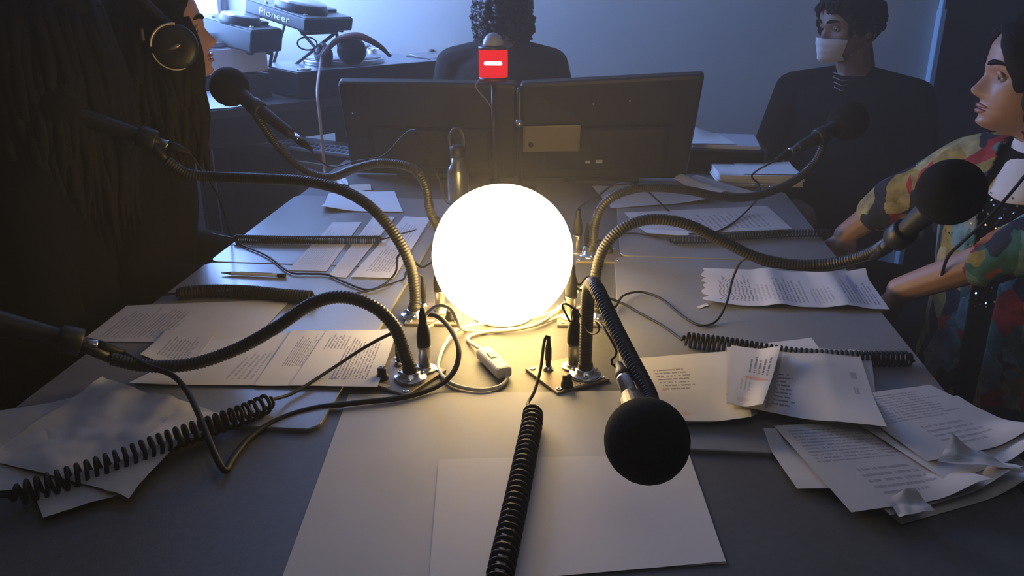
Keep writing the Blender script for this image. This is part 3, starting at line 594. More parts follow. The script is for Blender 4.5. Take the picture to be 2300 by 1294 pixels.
# ------------------------------------------------------------------ pen
a, b = P(496, 613, TZ+.0045), P(641, 619, TZ+.0045)
d = (b-a).normalized(); L = (b-a).length
pen = thing('ballpoint_pen', 'clear-barrelled ballpoint pen lying on the blue-lit left panel', 'pen', ((a.x+b.x)/2, (a.y+b.y)/2, TZ))
MB().lathe([(.0041, .022), (.0041, L-.004), (.0036, L-.002)], a, d, 6, False).build('barrel', mat('clear_barrel', (.62, .68, .78), .15, spec=.7), pen)
MB().lathe([(.0006, 0), (.0012, .004), (.0016, .008), (.0036, .021), (.0041, .0225)], a, d, 14).build('tip', M_nickel, pen)
MB().lathe([(.0043, L-.016), (.0043, L), (.0030, L+.001)], a, d, 14).build('end_cap', M_black, pen)
MB().box(a+d*(L*.55)+V((0, 0, .0036)), (L*.5, .0016, .0016), Matrix.Rotation(math.atan2(d.y, d.x), 3, 'Z')).build('ink_tube', M_black, pen)

# ------------------------------------------------------------------ monitors seen from behind
def monitor(label, TL, TR, BR, BL, plate=None):
    cx = (BL+BR)/2
    n = (TR-TL).cross(BL-TL).normalized()
    if n.y > 0: n = -n                     # towards the photographer
    t = thing('computer_monitor', label, 'monitor', (cx.x, cx.y+.03, BZ), 0, 'monitors standing back to the lamp')
    def q(u, v): return (BL*(1-u)+BR*u)*(1-v)+(TL*(1-u)+TR*u)*v
    W, Hh = (TR-TL).length, (TL-BL).length
    def ring(ins, off):
        out = []
        for x, y in rrect(ins, ins, W-ins, Hh-ins, .012): out.append(q(x/W, y/Hh)+n*off)
        return out
    MB().loft([ring(0, -.030), ring(0, -.008), ring(.003, -.002), ring(.010, 0)], True, False).build('back_shell', M_mon, t)
    MB().loft([ring(.009, -.0305), ring(.009, -.0312)], True, False).build('screen', mat('dark_screen', (.01, .011, .014), .12), t)
    # lower electronics hump with ports, stand neck and foot
    def slabq(u0, v0, u1, v1, h, name, m, par=None, hb=0.0):
        c = [q(u0, v0), q(u1, v0), q(u1, v1), q(u0, v1)]; s = .92; mid = sum(c, V())/4
        r0 = [p+n*hb for p in c]; r1 = [p+n*(hb+h*.6) for p in c]; r2 = [mid+(p-mid)*s+n*(hb+h) for p in c]
        return MB().loft([r0, r1, r2], True, False).build(name, m, par or t)
    slabq(.14, .12, .86, .55, .018, 'electronics_cover', M_mon)
    if plate:
        pl = slabq(*plate, .004, 'mount_plate', mat('lamp_reflection_tone', (.20, .165, .10), .5, metal=.2), hb=.019)  # yellow tone paints the lamp's reflection on the lower cover
        u = plate[0]+(plate[2]-plate[0])*.14; vv = plate[1]+(plate[3]-plate[1])*.3
        MB().lathe([(.008, 0), (.008, .0015), (.0045, .0016), (.0045, .0006), (.0003, .0006)], q(u, vv)+n*.0235, n, 18).build('screw_hole', M_black, pl)
        slabq(.46, .20, .50, .235, .001, 'port_label', mat('pale_sticker', (.45, .45, .42), .6), hb=.0185)
        slabq(.40, .20, .43, .23, .001, 'port_label', MATS['pale_sticker'], hb=.0185)
        for u_, v_ in ((.42, .77), (.62, .79)): MB().lathe([(.004, 0), (.003, .002), (.0003, .002)], q(u_, v_)-n*.0005, n, 10).build('screw', M_chrome, t)
    else:
        MB().lathe([(.004, 0), (.003, .002), (.0003, .002)], q(.06, .68)-n*.0005, n, 10).build('screw', M_chrome, t)
    nk = q(.5, .28)
    MB().box((cx.x, nk.y+.060, (BZ+nk.z)/2+.004), (.07, .024, nk.z-BZ+.01), bev=.004).box((cx.x, nk.y+.045, nk.z), (.06, .05, .05), bev=.004).build('stand_neck', M_mon, t)
    MB().slab(rrect(cx.x-.11, nk.y-.02, cx.x+.11, nk.y+.15, .03), BZ+.0003, BZ+.010, .002).build('stand_foot', M_mon, t)
    return t
monitor('wide black monitor on the left, turned back to the lamp', H(757, 185, 2.38), H(1161, 190, 2.41), H(1160, 402, 2.48), H(790, 390, 2.46))
monitor('wide black monitor on the right, with a plate toned like reflected lamplight on its back', H(1166, 189, 2.41), H(1583, 168, 2.36), H(1540, 403, 2.46), H(1166, 402, 2.48), (.03, .33, .36, .60))
pole = thing('cable_pole', 'slim black pole standing in the gap between the two monitors', 'pole', (H(1165, 300, 2.38).x, 2.36, BZ))
pt = H(1167, 196, 2.36)
MB().lathe([(.0075, BZ+.006), (.0075, pt.z-.006), (.006, pt.z-.001), (.001, pt.z)], (pt.x, 2.36, 0), n=16).build('shaft', M_goose, pole)
MB().lathe([(.05, BZ+.0003), (.05, BZ+.005), (.012, BZ+.009), (.010, BZ+.03)], (pt.x, 2.36, 0), n=28).build('foot', M_black, pole)
MB().lathe([(.011, 0), (.011, .02)], (pt.x, 2.36, H(1165, 285, 2.36).z), n=16).build('clamp_ring', M_nickel, pole)

# ------------------------------------------------------------------ red signal light
ty = 2.34; tc_ = H(1108, 140, ty); sx_ = tc_.x
tl = thing('signal_light', 'lit red signal lamp with a grey dome on a thin pole before the monitors', 'signal lamp', (sx_, ty, BZ))
def zz(y): return H(1108, y, ty).z
rl = 30.5*2.43/1900
z0, z1 = zz(172), zz(110)
mr = bpy.data.materials.new('lit_red_lens'); mr.use_nodes = True; nt = mr.node_tree; nt.nodes.clear()
e1 = nt.nodes.new('ShaderNodeEmission'); e1.inputs[0].default_value = (1.0, .012, .022, 1); e1.inputs[1].default_value = 1.05
t1 = nt.nodes.new('ShaderNodeBsdfTransparent'); t1.inputs[0].default_value = (1, .55, .58, 1)
mx = nt.nodes.new('ShaderNodeMixShader'); mx.inputs[0].default_value = .62
ou = nt.nodes.new('ShaderNodeOutputMaterial'); nt.links.new(t1.outputs[0], mx.inputs[1]); nt.links.new(e1.outputs[0], mx.inputs[2]); nt.links.new(mx.outputs[0], ou.inputs[0])
MB().lathe([(rl, z0), (rl*1.01, (z0+z1)/2), (rl, z1)], (sx_, ty, 0), n=36, cap=True).build('red_lens', mr, tl)
MB().capsule((sx_-.020, ty-.006, zz(142)), (sx_+.020, ty-.006, zz(142)), .0052, .0052).build('filament', mat('hot_filament', (1, .8, .8), .5, emit=(1, .72, .74), strength=16), tl)
MB().lathe([(rl*1.03, z1), (rl*1.03, z1+.007), (rl*.80, z1+.008)], (sx_, ty, 0), n=36).build('collar', mat('smoked_collar', (.08, .07, .075), .3), tl)
zd = zz(73)
MB().lathe([(rl*.74*math.cos(math.pi/2*k/10)+1e-4, z1+.008+(zd-z1-.008)*math.sin(math.pi/2*k/10)) for k in range(11)], (sx_, ty, 0), n=32).build('dome', mat('frosted_grey_dome', (.36, .37, .42), .35), tl)
MB().lathe([(rl*.98, z0-.012), (rl*1.02, z0-.006), (rl*1.02, z0)], (sx_, ty, 0), n=36).build('lens_seat', mat('dark_red_seat', (.12, .02, .02), .4), tl)
MB().lathe([(.0065, BZ+.004), (.0065, z0-.012)], (sx_, ty, 0), n=14).build('pole', mat('grey_pole', (.03, .025, .024), .5), tl)
MB().lathe([(.045, BZ+.0003), (.045, BZ+.006), (.014, BZ+.010), (.012, BZ+.03)], (sx_, ty, 0), n=28).build('foot', M_black, tl)
q = [V((sx_-.028, ty-.012, z0-.002)), V((sx_-.045, ty-.01, zz(185))), V((sx_-.046, ty, zz(200))), V((sx_-.02, ty, zz(225))), V((sx_-.008, ty, zz(240)))]
MB().tube(resample(catmull(q, 10), .006), .0016, 7).build('wire', mat('grey_wire', (.25, .25, .27), .4), tl)

# ------------------------------------------------------------------ drinking bottle
by = 2.15; bc = P(1030, 452, BZ); bx = bc.x
bo = thing('drinking_bottle', 'dark steel drinking bottle with a loop handle, behind the globe', 'bottle', (bx, bc.y, BZ))
def bz(y): return H(1030, y, bc.y).z
MB().lathe([(.027, BZ+.0004), (.0285, BZ+.004), (.0285, bz(385)), (.024, bz(374)), (.0175, bz(366)), (.0165, bz(350))], (bx, bc.y, 0), n=36).build('body', mat('dark_steel_bottle', (.30, .29, .27), .3, metal=.9), bo)
MB().lathe([(.0195, bz(352)), (.0205, bz(350)), (.0205, bz(330)), (.016, bz(326))], (bx, bc.y, 0), n=28).build('cap', M_black, bo)
lp = [V((bx-.017, bc.y, bz(334))), V((bx-.021, bc.y, bz(312))), V((bx-.012, bc.y, bz(294))), V((bx+.002, bc.y, bz(289))), V((bx+.014, bc.y, bz(297))), V((bx+.019, bc.y, bz(315))), V((bx+.016, bc.y, bz(334)))]
MB().tube(resample(catmull(lp, 10), .004), .0042, 10).build('handle_loop', M_goose, bo)

# ------------------------------------------------------------------ paper reams and tray at the far right end
def ream(label, c, size, rz, n, z, m, nm='paper_ream', cat='paper'):
    t = thing(nm, label, cat, (c[0], c[1], z), rz); R = random.Random(n)
    h = size[2]/n
    for k in range(n):
        mb = MB().box((c[0]+R.uniform(-.004, .004), c[1]+R.uniform(-.004, .004), z+h*(k+.5)), (size[0], size[1], h*.92), Matrix.Rotation(rz+R.uniform(-.03, .03), 3, 'Z'))
        mb.build('sheaf', m, t)
    return t
c1 = P(1682, 404, BZ)
tray = thing('letter_tray', 'black letter tray holding papers at the far right end', 'tray', (.53, 2.70, BZ), 0)
tx, ty2 = .395, 2.69
mb = MB().box((tx, ty2, BZ+.004), (.24, .22, .007), bev=.002).box((tx-.118, ty2, BZ+.036), (.005, .22, .066), bev=.001).box((tx+.118, ty2, BZ+.036), (.005, .22, .066), bev=.001).box((tx, ty2+.108, BZ+.036), (.24, .005, .066), bev=.001)
mb.build('tray_body', M_black, tray)
MB().box((tx, ty2, BZ+.0725), (.25, .225, .006), bev=.002).build('top_shelf', M_black, tray)
ream('white paper ream lying in front of the black letter tray', (.475, 2.505), (.235, .155, .034), .05, 6, BZ+.0006, M_paper)
ream('thin sheaf of papers on top of the black letter tray', (tx+.01, ty2-.005), (.20, .19, .012), -.06, 3, BZ+.0762, mat('bluish_paper', (.52, .54, .60), .7))
sheet('paper_sheet', 'curled white sheet on the tray sheaf beside the right monitor', 'paper', None, 0, M_paper, [(.3, 1, .7, .02)], seed=60, world=[V((tx-.11, ty2+.07, BZ+.0895)), V((tx+.0, ty2+.08, BZ+.0895)), V((tx+.03, ty2-.09, BZ+.0895)), V((tx-.12, ty2-.10, BZ+.0895))])
sheet('paper_sheet', 'white sheet resting crooked on top of the ream', 'paper', None, 0, M_white, [(1, 1, .5, .006)], seed=61, world=[V((.42, 2.585, BZ+.036)), V((.585, 2.585, BZ+.036)), V((.592, 2.44, BZ+.036)), V((.425, 2.435, BZ+.036))])
kb = thing('key_bunch', 'small bunch of keys under the far right microphone tail', 'keys', (.50, 2.36, BZ)); kc = P(1712, 428, TZ)
for k in range(4):
    a = .7*k; e = kc+V((.035*math.cos(a), .02*math.sin(a), .004+.002*k))
    MB().box((kc+e)/2+V((0, 0, .003)), (.03, .004, .0018), Matrix.Rotation(a, 3, 'Z')).lathe([(.008, -.001), (.008, .001)], e+V((0, 0, .003)), n=14).build('key', M_nickel, kb)
MB().tube([kc+V((.010*math.cos(t*.4), .010*math.sin(t*.4), .004)) for t in range(17)], .001, 6).build('ring', M_chrome, kb)

# ------------------------------------------------------------------ record desk on the far left
DA, DB = P(430, 254, .90), P(800, 215, .90)
e1_ = (DB-DA); DLn = e1_.length; e1_.normalize(); n1 = V((-e1_.y, e1_.x, 0)); drz = math.atan2(e1_.y, e1_.x); RD = Matrix.Rotation(drz, 3, 'Z')
desk = thing('record_desk', 'dark desk carrying the record players in the far left corner', 'desk', tuple((DA+DB)/2+n1*.2), drz)
desk.location.z = 0; WORLD[desk.name] = Matrix.Translation((DA+DB)/2+n1*.2 - V((0, 0, .90))) @ Matrix.Rotation(drz, 4, 'Z')
def dk(s, b, z): return DA + e1_*s + n1*b + V((0, 0, z-.90))
DW = .46
MB().box(dk(DLn/2, DW/2, .885), (DLn, DW, .03), RD, .003).build('desktop', M_device, desk)
MB().box(dk(DLn/2, .03, .821), (DLn-.02, .02, .097), RD, .002).build('front_rail', mat('dark_fabric_front', (.03, .03, .036), .9), desk)
for s in (.04, DLn-.04):
    for b in (.05, DW-.05): MB().box(dk(s, b, .435), (.04, .04, .868), RD, .003).build('leg', M_black, desk)
# cabinet with vented top strip under it
CA, CB = P(470, 304, .765), P(790, 347, .765)
e2_ = (CB-CA); CLn = e2_.length; e2_.normalize(); n2 = V((-e2_.y, e2_.x, 0)); crz = math.atan2(e2_.y, e2_.x); RC = Matrix.Rotation(crz, 3, 'Z')
cab = thing('equipment_cabinet', 'low equipment cabinet with vent slots and a brown panel under the record desk', 'cabinet', tuple((CA+CB)/2 + n2*.1 - V((0, 0, .765))), crz)
def ck(s, b, z): return CA + e2_*s + n2*b + V((0, 0, z-.765))
MB().box(ck(CLn/2, .10, .378), (CLn, .19, .75), RC, .003).build('carcass', M_device, cab)
MB().box(ck(.10+.155, -.004, .37), (.31, .012, .70), RC, .002).build('black_panel', M_black, cab)
MB().box(ck(.42+(CLn-.43)/2, -.004, .37), (CLn-.43, .012, .70), RC, .002).build('brown_panel', M_wood, cab)
st_ = MB().box(ck(CLn/2, .05, .757), (CLn, .10, .012), RC, .002).build('vent_strip', mat('blue_grey_vent', (.16, .18, .21), .35), cab)
ns = int(CLn/.022)
for k in range(ns):
    for r in range(2): MB().box(ck(.012+k*.022, .025+r*.045, .7635), (.011, .030, .0016), RC @ Matrix.Rotation(.5, 3, 'Z')).build('slot', M_black, st_)
# papers on the desk
sheet('paper_sheet', 'bright white paper on the record desk beside the headphoned person', 'paper', None, 0, M_white, [(0, 0, .4, .004)], seed=70, world=[dk(-.02, .17, .945), dk(.20, .175, .935), dk(.235, .015, .902), dk(.03, .005, .902)])
ream('stack of white papers behind the bright sheet on the record desk', tuple(dk(.10, .30, 0))[:2], (.24, .16, .03), drz+.1, 4, .9005, M_paper)

def turntable(label, s, b, z, w, d, dx, pale=False):
    c = dk(s, b, z)
    t = thing('record_player', label, 'record player', tuple(c), drz, 'record players on the far left desk')
    def k(x, y, zz_): return c + e1_*x + n1*y + V((0, 0, zz_))
    MB().box(k(0, 0, .05), (w, d, .085), RD, .006, 3).build('plinth', mat('pale_plinth', (.72, .75, .8), .4) if pale else mat('black_gloss', (.010, .011, .013), .45, spec=.3), t)
    MB().box(k(0, 0, .0935), (w-.008, d-.008, .003), RD, .001).build('deck_plate', mat('bluish_metal_deck', (.40, .43, .48), .3, metal=.6), t)
    for x in (-w/2+.05, w/2-.05):
        for y in (-d/2+.05, d/2-.05): MB().lathe([(.022, 0), (.024, .004), (.018, .009)], k(x, y, 0), n=16).build('foot', M_rubber, t)
    if pale: pl = MB().lathe([(.118, .0955), (.120, .110), (.116, .113), (.001, .1135)], k(dx, 0, 0), n=48).build('platter', M_silver, t)
    else: pl = MB().lathe([(.150, .0955), (.152, .100), (.152, .110), (.148, .113)], k(dx, 0, 0), n=48).build('platter', M_silver, t)
    rs = .78 if pale else 1.0
    MB().lathe([(.142*rs, .1137), (.142*rs, .1155), (.05, .1160), (.049, .1163), (.0005, .1163)], k(dx, 0, 0), n=48).build('record', mat('glossy_slipmat', (.42, .46, .52), .2), pl)
    MB().lathe([(.0035, .116), (.0032, .128), (.001, .130)], k(dx, 0, 0), n=10).build('spindle', M_chrome, pl)
    ax = dx+(.185 if not pale else .150)
    MB().lathe([(.034, .0955), (.034, .103), (.020, .106), (.017, .125), (.010, .127)], k(ax, .10, 0), n=24).build('tonearm_base', M_nickel, t)
    MB().tube(resample(catmull([k(ax, .14, .128), k(ax, .10, .130), k(ax, 0, .130), k(ax-.02, -.08, .126), k(ax-.05, -.12, .120)], 8), .01), .004, 8).lathe([(.013, -.02), (.013, .02)], k(ax, .145, .128), n1, 16).build('tonearm', M_chrome, t)
    MB().box(k(w/2-.035, -.05, .0965), (.012, d*.45, .003), RD).build('pitch_slot', M_black, t)
    MB().lathe([(.026, .0955), (.026, .099), (.022, .101)], k(-w/2+.05, -d/2+.05, 0), n=24).build('start_button', M_chrome, t)
    return t, k
tt, tk = turntable('silver record player with headphones lying on its platter', .70, .205, .9005, .62, .35, -.03)
t2, tk2 = turntable('pale record player half hidden behind the headphoned person, beneath the raised decks', .195, .325, .9805, .33, .27, -.01, True)
rs_ = thing('equipment_case', 'flat dark equipment case under the pale record player', 'case', tuple(dk(.195, .325, .9005)), drz)
MB().box(dk(.195, .325, .9405), (.34, .26, .079), RD, .004).build('case_body', mat('dark_case', (.015, .016, .02), .5), rs_)
MB().box(dk(.195, .193, .94), (.10, .006, .014), RD, .002).build('handle', M_nickel, rs_)
for k_, (s0, dz_, lb) in enumerate(((.03, .131, 'white printed sheet laid across the pale record player'), (.12, .140, 'second white sheet askew on the pale record player, under the raised deck'))):
    sheet('paper_sheet', lb, 'paper', None, 0, M_white, [(0, 0, .4, .006)], seed=80+k_, world=[dk(s0, .42, .9805+dz_), dk(s0+.18, .44+.01*k_, .9805+dz_), dk(s0+.21, .25, .9805+dz_), dk(s0+.02, .23, .9805+dz_)])

# headphones lying on the platter with brown band and long lead
hc = H(790, 112, 3.02)
hp = thing('headphones', 'black headphones with a brown band resting on the record player', 'headphones', tuple(tk(-.03, 0, .117)))
MB().ellipsoid(hc+V((0, 0, -.003)), (.052, .040, .050), Matrix.Rotation(.5, 3, 'Z'), 28, 18, lambda p: -.05 if p.y < -.6 else 0).build('ear_cup', M_black, hp)
c2_ = H(727, 124, 3.06)
MB().ellipsoid(c2_, (.036, .030, .040), Matrix.Rotation(-.4, 3, 'Z'), 24, 16).build('ear_cup', M_black, hp)
MB().lathe([(.030, 0), (.033, .010), (.024, .020), (.018, .012), (.0005, .010)], c2_+V((.0, -.012, .012)), (-.5, -.6, .5), 24).build('ear_pad', mat('pale_pad', (.35, .38, .42), .6), hp)
bd = [H(722, 128, 3.02), H(738, 108, 3.0), H(762, 88, 2.99), H(800, 80, 2.99), H(830, 90, 3.0), H(858, 108, 3.03), H(876, 126, 3.06)]
q = resample(catmull(bd, 10), .006)
MB().tube(q, [.006+.006*math.sin(math.pi*i/(len(q)-1)) for i in range(len(q))], 10).build('headband', mat('brown_leather_band', (.20, .10, .09), .5), hp)
ld = [H(722, 128, 3.02), H(719, 150, 2.86), H(714, 185, 2.70), H(713, 215, 2.62), H(719, 270, 2.58), H(725, 330, 2.56), H(731, 392, 2.53), P(738, 404, BZ+.004)]
MB().tube(resample(catmull(ld, 12), .01), .0046, 8).build('lead', mat('rosy_beige_lead', (.40, .27, .24), .5), hp)
# knobbly black cable bundle
cb = H(592, 148, 2.90)
cbt = thing('cable_bundle', 'tangled black cable bundle left of the silver record player', 'cable', (cb.x, cb.y, .9005))
pts = []
for i in range(150):
    t = i*.31; pts.append(dk(.49, .06, .925+.030*(1+math.sin(t*.53))*.9) + e1_*(.034*math.cos(t)) + n1*(.030*math.sin(t*1.13)))
MB().tube(resample(catmull(pts, 4), .006), .0045, 7).build('cord', M_rubber, cbt)
# grey effects box at the right end
gx = H(905, 140, 3.0)
gb = thing('effects_box', 'small grey box with a knob at the right end of the record desk', 'effects box', tuple(dk(1.08, .25, .9005)), drz)
def gk(x, y, z): return dk(1.08+x, .25+y, .9005+z)
MB().box(gk(0, 0, .045), (.17, .20, .088), RD, .006).build('case', mat('mid_grey_case', (.17, .17, .19), .45), gb)
MB().box(gk(-.01, -.1005, .055), (.06, .004, .03), RD).build('socket_panel', M_black, gb)
MB().box(gk(.0, -.02, .092), (.13, .12, .006), RD @ Matrix.Rotation(.1, 3, 'X'), .002).build('sloped_lid', mat('silver_lid', (.42, .43, .45), .3, metal=.5), gb)
MB().lathe([(.013, .089), (.012, .108), (.010, .110), (.0005, .110)], gk(.06, .05, 0), n=18).build('knob', mat('brown_knob', (.10, .05, .05), .4), gb)

# raised media players
def player(label, corner, yaw, tilt, L1, L2, hgt, text, jog):
    R = Matrix.Rotation(yaw, 3, 'Z') @ Matrix.Rotation(tilt[1], 3, 'X') @ Matrix.Rotation(tilt[0], 3, 'Y')
    # local: x along the long side facing left-front, y to the back right, z up; corner = near top right corner
    def k(x, y, z): return corner + R @ V((x, y, z))
    t = thing('media_player', label, 'media player', tuple(k(-L1/2, L2/2, -hgt)), 0, 'raised media players over the record desk')
    MB().box(k(-L1/2, L2/2, -hgt/2), (L1, L2, hgt), R, .006).build('case', M_device, t)
    MB().box(k(-L1/2, L2/2, .0016), (L1-.012, L2-.012, .003), R, .001).build('top_panel', M_devtop, t)
    c = k(-L1*.42, L2*.42, .003); ax = R @ V((0, 0, 1))
    jw = MB().lathe([(jog*1.06, 0), (jog*1.06, .012), (jog, .020), (jog*.97, .026)], c, ax, 40).build('jog_wheel', M_device, t)
    MB().lathe([(jog*.96, .0262), (jog*.96, .0285), (.001, .0288)], c, ax, 40).build('jog_top', M_silver, jw)
    for i in range(5): MB().lathe([(.008, 0), (.007, .006), (.0005, .006)], k(-L1*(.12+.16*i), .035, .003), ax, 12).build('button', M_chrome, t)
    MB().box(k(-L1*.5, L2*.86, .008), (L1*.5, .05, .012), R, .002).build('display', mat('dim_display', (.03, .04, .05), .15), t)
    for sx in (-L1+.03, -.03):
        for sy in (.03, L2-.03): MB().lathe([(.012, -hgt-.010), (.014, -hgt)], k(sx, sy, 0), ax, 14).build('foot', M_rubber, t)
    if text:
        vs, fs = font_mesh(text, hgt*.72, .0006)
        Rt = R @ Matrix.Rotation(math.pi/2, 3, 'X')
        wx = max(v.x for v in vs)-min(v.x for v in vs); sc = .50*L1/wx
        MB().add([Rt @ V((v.x*sc, v.y*min(1.0, sc*1.0), v.z)) + k(-L1*.50, -.0012, -hgt*.48) for v in vs], fs, False).build('lettering', M_white, t)
    return t, k
p2, pk2 = player('grey media player raised on a stand, white lettering on its side', H(687, 43, 2.92), math.radians(-24), (math.radians(12), math.radians(-2)), .285, .25, .045, 'Pioneer', .088)
p1, pk1 = player('dark media player at the far left, partly behind the headphoned face', H(566, 70, 2.86), math.radians(-20), (math.radians(10), math.radians(-2)), .27, .16, .075, None, .066)
sd = thing('deck_stand', 'thin metal stand with crossed straps holding up the media players', 'stand', tuple(dk(.62, .40, .9005)))
def leg(a, b, r=.006): MB().tube([a, (a+b)/2, b], r, 8).build('strut', M_goose, sd)
fa, fb = dk(.44, .40, .904), dk(.78, .42, .904)
ra, rb = pk2(-.27, .20, -.056), pk2(-.03, .20, -.056)
for a, b in ((fa, ra), (fb, rb), (fa, rb), (fb, ra)): leg(a, b)
leg(pk2(-.27, .02, -.056), ra); leg(pk2(-.03, .02, -.056), rb); leg(pk1(-.25, .10, -.086), dk(.12, .40, .904)); leg(pk1(-.02, .13, -.086), fa); leg(pk1(-.25, .10, -.086), pk1(-.02, .13, -.086))
leg(fa, fb, .007); leg(dk(.12, .40, .904), fa, .007)
rc_ = H(690, 98, 3.02)
MB().tube([rc_+V((.036*math.cos(i*.33), 0, .022*math.sin(i*.33))) for i in range(20)], .0028, 7).build('strap_loop', M_goose, sd)
# ------------------------------------------------------------------ people
def lerp_tab(tab, z):
    if z <= tab[0][0]: return tab[0][1]
    for (z0, a), (z1, b) in zip(tab, tab[1:]):
        if z <= z1:
            t = (z-z0)/(z1-z0); t = t*t*(3-2*t)*.5+t*.5; return a+(b-a)*t
    return tab[-1][1]
FRONT = [(-.118, .060), (-.110, .080), (-.098, .091), (-.085, .092), (-.066, .090), (-.045, .091), (-.02, .087), (0, .088), (.018, .096), (.03, .097), (.055, .095), (.08, .083), (.1, .058), (.112, .026), (.117, .004)]
BACK = [(-.118, -.02), (-.1, .010), (-.075, .050), (-.04, .080), (0, .098), (.03, .103), (.06, .097), (.085, .075), (.103, .046), (.113, .02), (.117, .004)]
WIDE = [(-.118, .014), (-.11, .027), (-.095, .040), (-.075, .050), (-.045, .062), (-.015, .069), (.015, .073), (.045, .074), (.07, .068), (.09, .053), (.105, .034), (.113, .017), (.117, .004)]
NOSE = [(-.054, 0), (-.047, .003), (-.041, .016), (-.034, .026), (-.027, .029), (-.015, .020), (0, .011), (.014, .006), (.022, .002), (.03, 0)]
def head_pt(t, z, off=0.0):
    w = lerp_tab(WIDE, z)+off; f = lerp_tab(FRONT, z)+off; b = lerp_tab(BACK, z)+off
    s, c = math.sin(t), math.cos(t)
    x = w*math.copysign(abs(s)**.88, s); y = -(f*abs(c)**.92) if c > 0 else max(b, -.0)*abs(c)
    if c > 0 and off < .004:
        sg = .0075+.0075*min(1, max(0, (.01-z)/.045))
        y -= lerp_tab(NOSE, z)*math.exp(-(x/sg)**2)
        y += .0095*math.exp(-((abs(x)-.031)/.013)**2-((z-.001)/.0105)**2)
        y -= .004*math.exp(-((abs(x)-.030)/.022)**2-((z-.020)/.007)**2)
        y -= .0065*math.exp(-((z+.0605)/.0048)**2)*math.exp(-(x/.019)**2)
        y -= .0060*math.exp(-((z+.0745)/.0055)**2)*math.exp(-(x/.017)**2)
        y += .0050*math.exp(-((z+.0675)/.0022)**2)*math.exp(-(x/.022)**2)
        y += .0040*math.exp(-((z+.0855)/.005)**2)*math.exp(-(x/.020)**2)
        y -= .0050*math.exp(-((z+.102)/.009)**2)*math.exp(-(x/.017)**2)
        y -= .004*math.exp(-((abs(x)-.045)/.016)**2-((z+.025)/.016)**2)
    return V((x, y, z))
HT = []
for k in range(72):
    a = 2*math.pi*k/72; HT.append(a-.42*math.sin(2*a)*.5 - .30*math.sin(a))
def head_rings():
    zs = [-.118+.235*(i/64) for i in range(65)]
    return [[head_pt(t, z) for t in HT] for z in zs]
def hand(mb, Wp, d, n, curl=.5, s=1.0, side=1):
    d, n = d.normalized(), n.normalized(); n = (n-d*n.dot(d)).normalized(); sd = d.cross(n)*side
    mb.capsule(Wp, Wp+d*.03, .0235*s, .022*s)
    for k, (o, ln) in enumerate(((.028, .074), (.0095, .082), (-.0095, .077), (-.027, .060))):
        kn = Wp+d*(.090-abs(o)*.25)*s+sd*o*s
        mb.capsule(Wp+d*.018+sd*o*.6, kn, .0155*s, .0105*s)
        p = kn; a = 0
        for j, fr in enumerate((.45, .32, .23)):
            a += curl*(.7 if j == 0 else .8); dd = d*math.cos(a)+n*math.sin(a)
            q = p+dd*ln*fr*s; mb.capsule(p, q, (.0098-.001*j)*s, (.0090-.001*j)*s, 10); p = q
    p0 = Wp+d*.022*s+sd*.024*s; p1 = p0+(d*.55+sd*.75+n*.25).normalized()*.042*s; p2 = p1+(d*.85+sd*.25+n*.3).normalized()*.030*s; p3 = p2+(d*.9+n*.4).normalized()*.022*s
    mb.capsule(p0, p1, .015*s, .011*s, 10); mb.capsule(p1, p2, .0108*s, .0098*s, 10); mb.capsule(p2, p3, .0096*s, .0080*s, 10)
def ell_ring(c, a, b, fx, n=28):
    sd = V((-fx.y, fx.x, 0)); return [c+sd*(a*math.cos(2*math.pi*k/n))+fx*(b*math.sin(2*math.pi*k/n)) for k in range(n)]

